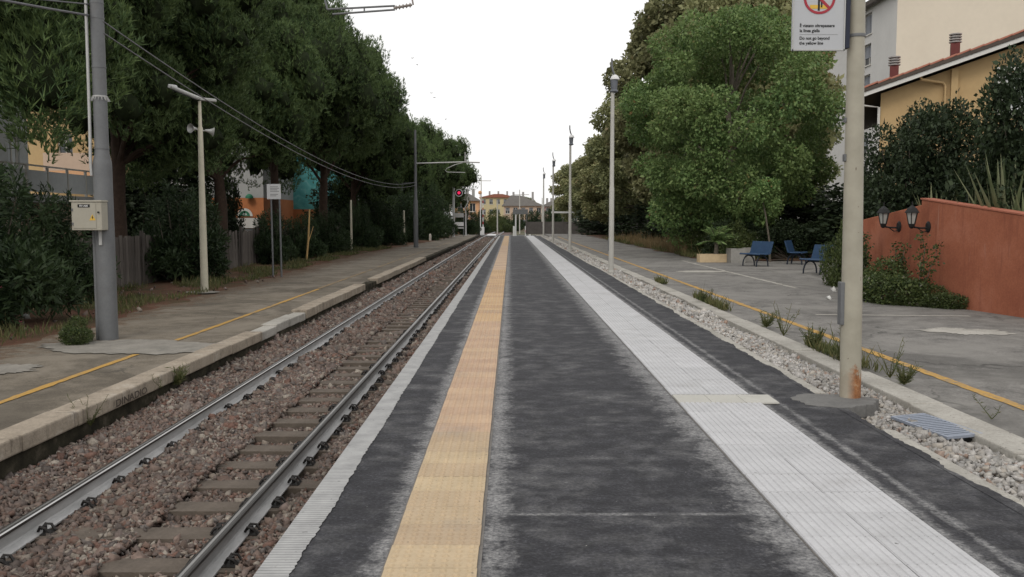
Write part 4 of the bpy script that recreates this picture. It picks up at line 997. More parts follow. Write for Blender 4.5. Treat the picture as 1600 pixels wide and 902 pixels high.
m = MB(); m.box(-.26,.245,-.125,.11,.441,.468); m.build('lid', 'box_cream', eb, bev=.006)
m = MB(); m.box(-.21,.15,-.118,-.111,.03,.42); m.build('door', 'box_cream', eb, bev=.003)
for z in (.1,.32):
    m = MB(); m.lathe([(.012,-.02),(.012,.02)], (-.215,-.118,z), 10); m.build('hinge', 'galvanised', eb)
m = MB(); m.lathe([(.014,-.132),(.014,-.11)], (.19,0,.28), 12, 'y'); m.build('lock', 'sign_black', eb)
m = MB(); m.box(-.13,.06,-.1205,-.1185,.355,.405); pl = m.build('name_plate', 'sign_black', eb)
text('lettering', 'RV A05', .042, 'plastic_white', pl, (-.035,-.1209,.366), align='CENTER')
m = MB(); m.prism([(.045,.155),(.145,.155),(.095,.25)], -.1205, -.1185); tr_ = m.build('warning_triangle', 'sign_yellow', eb)
m = MB(); m.prism([(.092,.17),(.112,.2),(.1,.203),(.105,.232),(.082,.2),(.095,.197)], -.1225, -.1208); m.build('bolt_mark', 'sign_black', tr_)
# cables along the masts
def cable(label, a, b, sag, r=.011):
    a = Vector(a); b = Vector(b); pts = []
    for i in range(41): u = i/40; p = a.lerp(b, u); p.z -= 4*sag*u*(1-u); pts.append(p)
    m = MB(); m.tube(pts, r, 6); return tag(m.build('overhead_cable', 'cable_grey', smooth=True), label, 'cable', 'overhead cables between the masts')
cable('upper overhead cable sagging from the near mast to the far mast', (-6.4,14.2,4.6), (-6.45,60.9,4.05), 1.0)
cable('lower overhead cable sagging from the near mast to the far mast', (-6.4,14.2,4.42), (-6.45,60.9,3.85), .98)
cable('overhead cable leaving the near mast at the upper left corner', (-6.6,14.2,4.86), (-7.2,-30,5.0), 2.2); cable('thicker overhead cable at the upper left below the other one', (-6.6,14.15,4.68), (-7.4,-30,4.9), 1.7, .018)
# far mast
m2 = thing('catenary_mast', 'far slim steel mast with a horizontal arm over the track', 'mast', (-6.51, 61, ZL))
m = MB(); m.lathe([(.17,-.02),(.16,.4),(.15,3.2),(.105,3.3),(.095,5.8),(.08,8.0)], n=16); m.build('tube', 'galvanised', m2, smooth=True)
m = MB(); m.tube([(.0,0,5.74),(3.3,0,5.83),(4.4,0,5.8)], .045, 8); m.tube([(3.4,0,5.8),(3.4,0,6.5)], .05, 8); m.build('arm', 'galv_pale', m2, smooth=True)
m = MB(); m.tube([(3.3,0,5.8),(2.7,0,5.65),(2.15,0,5.4),(2.05,0,5.25),(2.2,0,5.15),(3.4,0,5.12)], .025, 8); m.build('registration_arm', 'galv_pale', m2, smooth=True)
m = MB(); m.tube([(-.9,-.1,4.38),(0,0,4.45)], .02, 6); m.tube([(-.9,-.1,3.9),(-.9,-.1,4.4)], .02, 6); m.build('bracket', 'galvanised', m2)

# left lamp post with loudspeakers
ll_ = thing('lamp_post', 'cream lamp post with two loudspeakers beside the left platform', 'lamp post', (-8.05, 23.25, ZL))
m = MB(); m.lathe([(.105,-.02),(.10,.05),(.09,1.5),(.07,3.4),(.062,4.3),(.045,4.32),(.04,4.98)], n=18); m.build('post', 'post_cream', ll_, smooth=True)
m = MB(); m.obox((-.32,-.08,5.18), (.74,.30,.09), (.1,rad(22),rad(12))); hd = m.build('lamp_head', 'galv_pale', ll_, bev=.03)
m = MB(); m.obox((-.335,-.085,5.128), (.64,.22,.03), (.1,rad(22),rad(12))); m.build('lamp_lens', 'glass_dark', hd, bev=.01)
m = MB(); m.obox((-.64,-.12,5.33), (.2,.26,.10), (.1,rad(6),rad(12))); m.build('lamp_cap', 'plastic_white', hd, bev=.03)
m = MB(); m.obox((.2,.05,5.02), (.42,.12,.08), (0,rad(5),rad(10))); m.build('ballast_box', 'galv_pale', ll_, bev=.02)
def horn(m, c, d):
    d = Vector(d).normalized(); q = d.to_track_quat('Z','Y'); V0 = len(m.v)
    m.lathe([(.028,-.1),(.035,-.06),(.05,.0),(.085,.07),(.118,.11),(.122,.112),(.112,.108),(.045,.01),(.02,.0)], n=18)
    for i in range(V0, len(m.v)): p = q @ Vector(m.v[i]) + Vector(c); m.v[i] = tuple(p)
for c, d in (((-.15,-.06,4.27), (-.45,-.9,0)), ((.2,.08,4.22), (.8,.45,-.15))):
    m = MB(); horn(m, c, d); m.tube([Vector(c)-Vector(d).normalized()*.06, (0,0,4.22)], .018, 6); m.build('loudspeaker', 'galv_pale', ll_, smooth=True)
# notice board on two posts
nb = thing('notice_board', 'small white notice board on two thin steel posts', 'sign', (-7.85, 29.7, ZL))
for x in (-.12, .16):
    m = MB(); m.tube([(x,0,-.05),(x-.02,0,3.08)], .032, 10); m.build('post', 'galvanised', nb, smooth=True)
m = MB(); m.box(-.26,.2,-.055,-.035,2.6,3.1); b_ = m.build('board', 'plastic_white', nb, bev=.005)
m = MB()
for k, w in enumerate((.26,.3,.24,.3,.0,.26,.2)):
    if w: m.box(-.15,-.15+w,-.0575,-.0555,3.0-k*.05,3.02-k*.05)
m.build('print_lines', 'sign_grey', b_)
# marker posts on the left verge
for x, y, h, r, lb in [(-9.6,53.5,3.1,.07,'slim cream marker post standing in the bushes'), (-8.05,67,2.6,.09,'short cream marker post left of the far steel mast')]:
    t = thing('marker_post', lb, 'post', (x, y, ZL)); m = MB(); m.lathe([(r,-.05),(r*.95,h*.5),(r*.8,h-.04),(r*.4,h)], n=12); m.build('post', 'post_cream', t, smooth=True); m = MB(); m.lathe([(r*1.5,-.04),(r*1.4,.06)], n=12); m.build('foot', 'concrete_pale', t)
t = thing('wooden_stake', 'leaning pale wooden stake among the low bushes', 'stake', (-9.6,41.6,ZL)); m = MB(); m.tube([(0,0,-.1),(.12,0,1.0),(.2,0,2.4)], [.05,.045,.035], 7); m.build('pole', 'tan', t); m = MB(); m.tube([(.1,0,.8),(.35,.05,1.6)], [.025,.015], 6); m.build('branch', 'tan', t)
# signal
sgm = thing('railway_signal', 'railway signal with a red lit lens on a white post', 'signal', (-6.38, 99.4, ZL))
m = MB(); m.lathe([(.16,-.02),(.14,.1),(.13,5.9),(.12,6.05)], n=14); m.build('post', 'galv_pale', sgm, smooth=True)
m = MB(); m.tube([(-.42,.1,0),(-.42,.1,3.6)], .06, 8); m.tube([(-.42,.1,3.5),(0,0,3.6)], .04, 6); m.build('ladder_rail', 'post_cream', sgm)
m = MB(); disc(m, (.62,0,4.88), .40, -.16, -.08, 32); d_ = m.build('disc', 'sign_black', sgm)
m = MB(); ring(m, (.62,0,4.88), .34, .43, -.20, -.07, 36); m.build('white_rim', 'plastic_white', d_)
m = MB(); disc(m, (.62,0,4.88), .17, -.21, -.15, 24); m.build('lens', 'signal_red', d_)
m = MB(); m.box(.1,.4,-.07,.0,4.82,4.94); m.build('bracket', 'galvanised', sgm)
m = MB(); m.box(.12,1.12,-.1,-.06,2.15,2.62); m.build('panel', 'galv_pale', sgm, bev=.01)
m = MB(); m.box(.12,1.12,-.1,-.06,1.18,1.62); m.build('panel', 'plastic_white', sgm, bev=.01)
m = MB(); m.box(.12,1.12,-.1,-.06,.92,1.02); m.build('panel', 'plastic_white', sgm, bev=.01)
m = MB(); m.tube([(1.12,0,0),(1.12,0,2.6)], .04, 8); m.build('panel_post', 'galvanised', sgm)
t = thing('lamp_post', 'short lamp post with a bent arm right of the signal', 'lamp post', (-5.42,107.4,ZL)); m = MB(); m.lathe([(.12,-.02),(.09,.1),(.07,2.9)], n=10); m.build('post', 'galv_pale', t, smooth=True); m = MB(); m.tube([(0,0,2.9),(-.15,-.1,3.2),(.35,-.3,4.1)], [.06,.08,.06], 8); m.build('arm', 'galv_pale', t)
t = thing('stone_bollard', 'small stone bollard at the verge before the signal', 'bollard', (-7.3,80.5,ZL)); m = MB(); m.lathe([(.12,-.02),(.11,.5),(.08,.6),(.03,.64)], n=10); m.build('bollard', 'concrete_pale', t, smooth=True)

# ------------------------------------------------------------------ left fence: boards and posts
fn = thing('board_fence', 'weathered grey vertical board fence under the pines', 'fence', (-10.9, 14, ZL))
bd = MB(); bd.box(-.012,.012,-.098,.098,-.1,1.45); bdm = bd.mesh('board', 'fence_board'); po = MB(); po.box(.0135,.09,-.05,.05,-.1,1.6); pom = po.mesh('post', 'fence_board'); rl = MB(); rl.box(-.05,-.0125,-1.25,1.25,-.05,.05); rlm = rl.mesh('rail', 'fence_board')
y = 0
for k in range(238):
    place(bdm, 'board', fn, (rnd.gauss(0,.006), k*.2, rnd.gauss(0,.03)), (rnd.gauss(0,.008), rnd.gauss(0,.01), 0))
    if k % 12 == 0:
        place(pom, 'post', fn, (0, k*.2+.1, rnd.gauss(0,.03)))
    if k % 12 == 6:
        for z in (.35,1.1): place(rlm, 'rail', fn, (0, k*.2, z))
# far dark fence by the platform end
fd = thing('panel_fence', 'dark panel fence closing the right verge near the platform end', 'fence', (0,0,ZR))
pn = MB(); pn.box(-.03,.03,-.97,.97,0,1.35); pnm = pn.mesh('panel', 'fence_dark'); pp = MB(); pp.box(-.06,.06,-.06,.06,0,1.62); ppm = pp.mesh('post', 'fence_dark')
for k in range(19): place(pnm, 'panel', fd, (9.7, 60+2*k, 0), (0,0,rnd.gauss(0,.01))); place(ppm, 'post', fd, (9.7, 59+2*k, 0))
for k in range(4): place(pnm, 'panel', fd, (8.7-2*k, 97.2, -.05), (0,0,PI/2)); place(ppm, 'post', fd, (7.7-2*k, 97.2, -.05))

# ------------------------------------------------------------------ red wall with lanterns
A = Vector((7.33,18.75)); B = Vector((8.15,14.0)); dv = (B-A).normalized(); nv = Vector((-dv.y, dv.x));  nv = nv if nv.x > 0 else -nv
wl = thing('garden_wall', 'rust red rendered garden wall with a stepped sloping top', 'wall', (A.x, A.y, ZR), math.atan2(dv.y, dv.x))
# local frame: x along the wall towards the camera, y away from or towards the garden
side = 1 if (Matrix.Rotation(math.atan2(dv.y, dv.x), 2) @ Vector((0,1))).x > 0 else -1
def wallprism(prof, y0, y1, name, mat, **kw):
    m = MB(); m.prism(prof, min(side*y0, side*y1), max(side*y0, side*y1), 'y'); return m.build(name, mat, wl, **kw)
wallprism([(0,-.2),(12,-.2),(12,1.15),(9,1.3),(4.8,1.61),(2.12,1.93),(2.12,1.83),(0,1.53)], 0, .25, 'wall_body', 'terracotta_wall', bev=.015)
wallprism([(2.10,1.934),(4.8,1.614),(9,1.304),(9,1.33),(4.8,1.64),(2.10,1.96)], -.012, .262, 'coping', 'terracotta_cap')
def lantern(label, s, z):
    p = A + dv*s; t = thing('wall_lantern', label, 'lantern', (p.x, p.y, z), 0, 'lanterns on the red wall')
    m = MB(); m.lathe([(.085,-.005),(.085,.012),(.06,.03)], (0,0,0), 16, 'x')
    for i in range(len(m.v)): q = m.v[i]; m.v[i] = (-q[0], q[1], q[2]*1.25)
    m.build('back_plate', 'sign_black', t)
    m = MB(); m.tube([(-.02,0,-.02),(-.15,0,-.02),(-.3,0,.0)], .016, 8); m.tube([(-.02,0,-.08),(-.1,0,-.09),(-.2,0,-.02)], .009, 6); m.build('bracket', 'sign_black', t)
    m = MB(); m.lathe([(.02,-.05),(.05,-.02),(.065,.03),(.06,.04)], (-.31,0,.02), 6); m.build('base', 'sign_black', t)
    m = MB(); m.lathe([(.055,.06),(.1,.26)], (-.31,0,0), 6); m.build('glass', 'lamp_glass', t)
    m = MB()
    for k in range(6):
        a = 2*PI*k/6; m.tube([(-.31+.06*math.cos(a), .06*math.sin(a), .05), (-.31+.105*math.cos(a), .105*math.sin(a), .27)], .009, 5)
    m.build('cage', 'sign_black', t)
    m = MB(); m.lathe([(.14,.26),(.135,.275),(.09,.34),(.03,.39),(.012,.40),(.012,.46),(.0,.47)], (-.31,0,0), 6); m.build('cap', 'sign_black', t)
    return t
lantern('black wall lantern on the lower left part of the red wall', 1.45, 1.36); lantern('black wall lantern under the peak of the red wall', 2.35, 1.36)

# ------------------------------------------------------------------ benches and planters
def bench(label, loc, rz):
    t = thing('bench', label, 'bench', loc, rz, 'blue benches on the old platform')
    m = MB(); m.prism([(-.30,.40),(-.28,.43),(-.05,.415),(.16,.425),(.16,.455),(-.05,.445),(-.29,.462),(-.325,.43)], -.75, .75, 'x'); m.build('seat', 'bench_blue', t, bev=.008)
    m = MB(); m.prism([(.16,.44),(.20,.44),(.33,.86),(.30,.875)], -.75, .75, 'x'); m.build('backrest', 'bench_blue', t, bev=.008)
    for x in (-.5, .5):
        m = MB(); pts = []
        for k in range(13): a = PI*k/12; pts.append((x, -.03-.27*math.cos(a), .38*math.sin(a)**.8))
        m.tube(pts, .028, 8); m.tube([(x,.02,.36),(x,.2,.45),(x,.27,.7)], .024, 6); m.build('leg', 'bench_iron', t, smooth=True)
    m = MB(); m.tube([(-.5,-.03,.37),(.5,-.03,.37)], .018, 6); m.build('stretcher', 'bench_iron', t)
    t.scale = (.66,.92,.95); return t
bench('blue bench facing the track, nearest to the planters', (8.2,29.6,ZR), rad(-64)); bench('blue bench turned away from the track beside the first', (9.95,30.9,ZR), rad(60)); bench('blue bench half hidden by the ragged shrub', (8.85,25.4,ZR), rad(-66))
def planter(label, loc, sx, sy, h, mat, rz=0):
    t = thing('planter', label, 'planter', loc, rz); w = .04; m = MB()
    for a in ((-sx,sx,-sy,-sy+w),(-sx,sx,sy-w,sy),(-sx,-sx+w,-sy+w,sy-w),(sx-w,sx,-sy+w,sy-w)): m.box(*a, 0, h)
    m.box(-sx+w,sx-w,-sy+w,sy-w,0,.03); m.build('trough', mat, t); m = MB(); m.box(-sx+w,sx-w,-sy+w,sy-w,.03,h-.05); m.build('soil', 'soil', t); return t
planter('long low beige planter trough at the verge', (7.35,32.4,ZR), .5, .2, .3, 'terra_pot', .05); planter('square grey concrete planter beside the first blue bench', (8.15,32.1,ZR), .27, .27, .52, 'concrete_box', .1); planter('pale planter box behind the first blue bench', (8.75,33.3,ZR), .35, .25, .5, 'concrete_box', .1)
def palm(seed, n, L):
    g = random.Random(seed); P = []; D = []; m = MB()
    for k in range(n):
        a = g.uniform(0,2*PI); e = g.uniform(.2,1.3); l = L*g.uniform(.7,1); pts = []; d = Vector((math.cos(a)*math.cos(e), math.sin(a)*math.cos(e), math.sin(e))); p = Vector((0,0,.5))
        for i in range(7): pts.append(p.copy()); p = p + d*l/6; d = (d + Vector((0,0,-.14))).normalized()
        m.tube(pts, [.01,.009,.008,.007,.006,.005,.003], 4)
        for i in range(1,7):
            for j in range(5):
                for s in (-1,1):
                    q = pts[i-1].lerp(pts[i], j/5); t_ = (pts[i]-pts[i-1]).normalized(); sd = t_.cross(Vector((0,0,1))).normalized()*s
                    P.append(tuple(q)); D.append(tuple((sd*.8+t_*.6+Vector((0,0,-.15))).normalized()))
    gg = np.random.default_rng(seed); V, F = leaf_quads(np.array(P), np.array(D), gg.uniform(.16,.26,len(P)), np.full(len(P),.028), gg)
    m.tube([(0,0,0),(.02,0,.3),(0,0,.52)], [.09,.075,.06], 8)
    return m.mesh('stems', 'bark_grey'), np_mesh('fronds', V, F, 'leaf_green')
s_, f_ = palm(140, 22, .75); t = thing('small_palm', 'small feathery palm growing in the beige planter', 'plant', (7.5,32.4,ZR+.24)); place(s_, 'stems', t); place(f_, 'fronds', t)
lbp = shrub_lobes(141, 9, .2, .2, .7, .1, .2); t = thing('potted_plant', 'yellowish leafy plant in the grey concrete planter', 'plant', (8.15,32.15,ZR+.45)); place(stems(lbp,'bark_grey',142,.012), 'stems', t); place(leafy('foliage','leaf_bush',lbp,700,.11,.05,143), 'foliage', t)
t = thing('young_tree', 'thin young tree with a pale slanting trunk behind the benches', 'tree', (9.55,32.6,ZR)); m = MB(); m.tube([(0,0,-.05),(-.05,0,.8),(-.2,0,1.7),(-.35,0,2.4)], [.045,.035,.03,.015], 7); m.build('trunk', 'bark_grey', t); lby = [(np.array([-.3+.3*math.cos(k*2.4), .3*math.sin(k*2.4), 2.2+.3*(k % 3)]), np.array([.3,.3,.25])) for k in range(8)]; place(leafy('crown','leaf_green',lby,3000,.1,.05,144), 'crown', t)

# grating, litter
t = thing('metal_grating', 'tilted blue grey metal grating lying on the gravel', 'grating', (3.2,6.58,-.06), rad(8)); t.rotation_euler = (0, rad(-3), rad(10)); t.scale = (.8,.92,1)
m = MB(); m.box(-.18,.18,-.37,-.345,0,.02); m.box(-.18,.18,.345,.37,0,.02); m.box(-.18,-.16,-.345,.345,0,.02); m.box(.16,.18,-.345,.345,0,.02); m.build('frame', 'grate_blue', t)
gb = MB(); gb.box(-.16,.16,-.011,.011,-.006,.019); gbm = gb.mesh('bar', 'grate_blue')
for k in range(14): place(gbm, 'bar', t, (0,-.325+k*.05,0))
m = MB(); m.box(-.16,.16,-.345,.345,-.03,-.022); m.build('gap_shade_sheet', 'sign_black', t)  # black sheet added to stand in for shade between the bars
for i, (x,y,z,lb) in enumerate([(7.05,19.3,ZR,'crumpled white paper beside the ragged shrub'),(7.2,19.0,ZR,'white paper cup lying near the ragged shrub'),(6.2,17.2,ZR,'flat white paper scrap before the green bush'),(-9.3,16.9,ZL+.05,'pale crumpled bag under the oleander left of the mast')]):
    V_, F_, _ = stones(1, (0,.001), (0,.001), lambda x, y: np.zeros_like(x), .06, 150+i, .5); tag(place(np_mesh('litter', V_, F_, 'litter_white'), 'litter', None, (x,y,z+.03)), lb, 'litter', 'white litter')
text('graffiti', 'DINADIO', .11, 'fascia_dark', oldL, (ledge(10.1)+.026, 9.55, ZL-.115), (PI/2,0,PI/2-.008), sx=1.75)

# ------------------------------------------------------------------ buildings
def facade(m, o, u, W, H, openings, n, depth=.18, mi=0):
    """wall sheet from corner o along unit u (horizontal) and up, with recessed openings (u0,u1,z0,z1); n points outwards"""
    o = Vector(o); u = Vector(u); n = Vector(n); up = Vector((0,0,1))
    us = sorted({0, W} | {q for a in openings for q in a[:2]}); zs = sorted({0, H} | {q for a in openings for q in a[2:]})
    P = lambda a, b, d=0: o + u*a + up*b - n*d
    for a, b in zip(us, us[1:]):
        for c, d in zip(zs, zs[1:]):
            if any(w[0] <= a and b <= w[1] and w[2] <= c and d <= w[3] for w in openings): continue
            m.add([P(a,c),P(b,c),P(b,d),P(a,d)], [(0,1,2,3)], mi)
    for (a, b, c, d) in openings:
        m.add([P(a,c),P(b,c),P(b,d),P(a,d),P(a,c,depth),P(b,c,depth),P(b,d,depth),P(a,d,depth)], [(0,1,5,4),(1,2,6,5),(2,3,7,6),(3,0,4,7)], mi)
def window(parent, o, u, n, w, depth=.18, pane='glass_dark', shut=0, sill=True):
    o = Vector(o); u = Vector(u); n = Vector(n); a, b, c, d = w; up = Vector((0,0,1)); P = lambda x, z, q: o + u*x + up*z - n*q
    def slab(m, a, b, c, d, q0, q1):
        m.add([P(a,c,q0),P(b,c,q0),P(b,d,q0),P(a,d,q0),P(a,c,q1),P(b,c,q1),P(b,d,q1),P(a,d,q1)], [(0,1,2,3),(4,7,6,5),(0,4,5,1),(1,5,6,2),(2,6,7,3),(3,7,4,0)])
    m = MB(); f = .07
    slab(m,a,b,c,c+f,depth-.07,depth-.01); slab(m,a,b,d-f,d,depth-.07,depth-.01); slab(m,a,a+f,c+f,d-f,depth-.07,depth-.01); slab(m,b-f,b,c+f,d-f,depth-.07,depth-.01); slab(m,(a+b)/2-f/2,(a+b)/2+f/2,c+f,d-f,depth-.06,depth-.015)
    wo_ = m.build('window', 'frame_pale', parent)
    m = MB(); slab(m,a,b,c,d,depth-.008,depth+.02); m.build('pane', pane, wo_)
    if shut: m = MB(); slab(m,a+f,b-f,d-(d-c)*shut,d-f,depth-.06,depth-.03); m.build('shutter', 'shutter_grey', wo_)
    if sill: m = MB(); slab(m,a-.12,b+.12,c-.1,c-.001,-.10,depth*.5); m.build('sill', 'frame_pale', wo_)
def bld(name, label, cat='building', group=None): return thing(name, label, cat, (0,0,0), 0, group)

# tall pale apartment block on the right
ap = bld('apartment_block', 'tall pale apartment block behind the yellow house')
X0, Y0, Z0 = 32.05, 75.0, -.5
rows = [19.9-2.72*k for k in range(7)]; op = []
for zt in rows:
    op += [(5.2,7.3,zt-1.9-Z0,zt-Z0), (16.6,18.4,zt-1.45-Z0,zt-.1-Z0)]
m = MB(); facade(m, (X0,Y0,Z0), (0,1,0), 25, 20.85, op, (-1,0,0), .35); m.build('wall', 'stucco_white', ap)
for k, w in enumerate(op): window(ap, (X0,Y0,Z0), (0,1,0), (-1,0,0), w, .35, 'glass_dark', (.98,.45,.6,.5,.97,.5,.6)[k % 7])
m = MB(); m.prism([(X0+.002,Z0),(60,Z0),(60,Z0+21),(46,Z0+25.5),(X0+.002,Z0+20.85)], Y0-.003, Y0+.4, 'y'); m.build('wall', 'stucco_cream', ap)  # lighter cream than the greyer side wall: fall of light put into colour
m = MB(); m.prism([(X0-.7,20.25),(46,25.0),(46,25.4),(X0-.75,20.6)], Y0-.5, Y0+25.5, 'y'); m.build('roof', 'fascia_dark', ap)
m = MB(); m.box(X0+1.2,X0+2.0,81,82,21,23.2); m.build('chimney', 'chimney_maroon', ap)
m = MB(); m.box(X0-.004,X0-.12,Y0,Y0+25,2.3,2.45); m.build('string_course', 'stucco_white', ap)
# yellow house (local frame: x along the gable front, y into the house)
yh = thing('yellow_house', 'yellow rendered house with a sloping tiled roof above the laurels', 'house', (11.72, 30.4, 0), rad(-22))
rz_ = lambda x: 5.68 + x*.325
m = MB(); m.prism([(.75,-.3),(12,-.3),(12,rz_(12)-.25),(.75,rz_(.75)-.25)], .25, 12, 'y'); m.build('core', 'stucco_yellow', yh)
wn_ = (3.55,5.55,5.1,6.5); m = MB(); facade(m, (.75,0,-.3), (1,0,0), 11.2, 8.9, [wn_], (0,-1,0), .2)
for i, p in enumerate(m.v):
    zmax = rz_(p[0])-.22
    if p[2] > zmax: m.v[i] = (p[0], p[1], zmax)
m.build('wall', 'stucco_yellow', yh); window(yh, (.75,0,-.3), (1,0,0), (0,-1,0), wn_, .2, 'shutter_white', 0, False)
m = MB(); m.box(4.15,6.45,-.05,-.003,6.21,6.36); m.box(4.15,4.29,-.05,-.003,4.7,6.209); m.build('window_surround', 'fascia_white', yh)
m = MB(); m.box(2.85,3.05,-.16,-.003,-.3,rz_(2.85)-.24); m.build('pilaster', 'stucco_yellow', yh)
m = MB(); m.prism([(-.1,rz_(-.1)-.2),(12,rz_(12)-.2),(12,rz_(12)-.06),(-.1,rz_(-.1)-.06)], -.62, -.58, 'y'); m.build('verge_board', 'fascia_white', yh)
m = MB(); m.prism([(-.15,rz_(-.15)-.055),(12,rz_(12)-.055),(12,rz_(12)+.06),(-.15,rz_(-.15)+.06)], -.66, 12.5, 'y'); rf = m.build('roof', 'fascia_dark', yh)
m = MB(); m.tube([(-.18,-.7,5.55),(-.18,12,5.55)], .075, 8); m.build('gutter', 'fascia_dark', rf)
m = MB(); m.tube([(-.1,-.5,5.5),(.05,-.5,5.3),(.7,-.1,5.24),(.7,-.1,1)], .045, 8); m.build('drain_pipe', 'fascia_white', yh, smooth=True)
m = MB(); m.tube([(1.9,-.55,6.2),(1.95,-.4,6.05),(2.6,-.1,5.95),(2.68,-.1,5.85),(2.68,-.1,3)], .045, 8); m.build('drain_pipe', 'stucco_yellow', yh, smooth=True)
tl = MB(); pr = []
for k in range(9): a = PI*k/8; pr.append((.10*math.cos(a), .07*math.sin(a)))
tl.prism(pr, 0, .42, 'x'); tlm = tl.mesh('tile', 'roof_tile', True); ang = math.atan(.325)
for j in range(6):
    for k in range(29):
        x = -.12 + k*.385; place(tlm, 'tile', rf, (x, -.54+j*.21, rz_(x)+.062+rnd.gauss(0,.006)), (0,-ang-.05,0))
m = MB(); m.prism([(-.15,rz_(-.15)+.062),(12,rz_(12)+.062),(12,rz_(12)+.12),(-.15,rz_(-.15)+.12)], .72, 12.4, 'y'); m.build('roof_tiles', 'roof_tile', rf)
def chimney(x, y, z1):
    m = MB(); z0 = rz_(x)-.1; m.box(x-.14,x+.14,y-.14,y+.14,z0,z1-.32); c = m.build('chimney', 'chimney_maroon', yh, bev=.01)
    m = MB()
    for k in range(4): m.lathe([(.15,z1-.31+k*.085),(.195,z1-.305+k*.085),(.195,z1-.27+k*.085),(.16,z1-.26+k*.085)], (x,y,0), 12)
    m.box(x-.1,x+.1,y-.1,y+.1,z1-.32,z1-.03); m.build('cowl', 'cowl_grey', c)
chimney(1.15, .9, 7.05); chimney(3.0, .9, 7.68)

# left: terrace building behind the oleanders
tb = bld('terrace_building', 'grey building with a white panelled terrace behind the oleanders')
m = MB(); m.box(-26,-18.6,30,52,-.43,2.15); m.build('wall', 'stucco_peach', tb)
m = MB(); m.box(-26,-17.9,29.8,52.2,2.152,2.45); m.build('terrace_slab', 'stucco_grey', tb)
for k in range(14):
    y = 30 + 1.55*k; m = MB(); m.box(-18.0,-17.95,y+.05,y+1.48,2.55,3.35); m.build('railing_panel', 'shutter_white', tb); m = MB(); m.box(-18.03,-17.93,y-.03,y+.03,2.452,3.5); m.build('railing_post', 'frame_pale', tb)
m = MB(); m.box(-18.02,-17.92,30,51.7,3.502,3.56); m.build('handrail', 'frame_pale', tb)
op = [(1.0,1.9,.1,2.3),(2.6,3.4,.1,2.3),(4.2,5.0,.1,2.3)]; m = MB(); facade(m, (-19.2,30,2.45), (0,1,0), 5.6, 4.2, op, (1,0,0), .15); m.box(-26,-19.4,30,35.6,2.452,6.65); m.build('upper_wall', 'stucco_grey', tb)
for w in op: window(tb, (-19.2,30,2.45), (0,1,0), (1,0,0), w, .15, 'shutter_white', 0, False)
yb = bld('orange_house', 'orange yellow house with a balcony seen between mast and pines', 'house')
op = [(3.2,4.0,4.7,6.4)]; m = MB(); facade(m, (-27,47,-.43), (1,0,0), 5.3, 8, op, (0,-1,0), .2); m.box(-27,-21.7,47.25,56,-.43,7.57); m.build('wall', 'stucco_yellow', yb); window(yb, (-27,47,-.43), (1,0,0), (0,-1,0), op[0], .2)
m = MB(); m.box(-24,-21.6,45.9,46.98,3.75,4.0); m.build('balcony_slab', 'stucco_orange', yb); m = MB(); m.box(-24,-21.6,45.9,46.0,4.002,4.9); m.build('balcony_wall', 'stucco_peach', yb)
sb = bld('shop_building', 'orange shop front with a green arched sign between the pine trunks')
m = MB(); m.box(-25,-17.2,62,72,-.43,3.0); m.build('wall', 'brick_orange', sb); m = MB(); m.box(-25,-17.2,62,72,3.002,7.5); m.build('upper_wall', 'stucco_grey', sb)
m = MB(); m.box(-19.9,-17.4,61.5,61.95,.9,1.6); m.build('awning', 'fascia_white', sb)  # white box taken for a van, built as part of the shop front
m = MB(); m.box(-20,-17.6,61.9,61.99,-.43,.85); m.build('shutter', 'shutter_white', sb)
sc_ = (-18.5,61.9,1.72)
m = MB(); pts = [(sc_[0]+.55*math.cos(PI*k/16), sc_[2]+.55*math.sin(PI*k/16)) for k in range(17)]; m.prism(pts, 61.86, 61.9, 'y'); s1 = m.build('sign_arch', 'fascia_white', sb)
m = MB(); pts = [(sc_[0]+.38*math.cos(PI*k/16), sc_[2]+.38*math.sin(PI*k/16)) for k in range(17)]; m.prism(pts, 61.84, 61.859, 'y'); s2 = m.build('sign_centre', 'sign_green', sb)
text('lettering', 'VIA', .24, 'plastic_white', s2, (sc_[0],61.835,sc_[2]+.06), align='CENTER')
m = MB(); m.lathe([(.28,2.95),(.26,3.1),(.15,3.22),(.0,3.27)], (-18.1,61.7,0), 12); m.build('green_lamp', 'sign_green', sb)
tq = bld('turquoise_building', 'turquoise painted building glimpsed between the pine trunks')
m = MB(); m.box(-19.6,-14.8,70.5,80,1.0,6.5); m.build('upper_wall', 'turquoise', tq); m = MB(); m.box(-19.6,-14.8,70.4,80,-.43,2.3); m.build('lower_wall', 'brick_orange', tq)
tn = bld('tan_house', 'small tan house wall right of the turquoise building', 'house'); m = MB(); m.box(-16.6,-14.2,76,84,-.43,2.6); m.build('wall', 'tan', tn); m = MB(); m.prism([(-16.8,2.602),(-14.0,2.602),(-15.4,3.4)], 75.8, 84.2, 'y'); m.build('roof', 'roof_grey', tn)

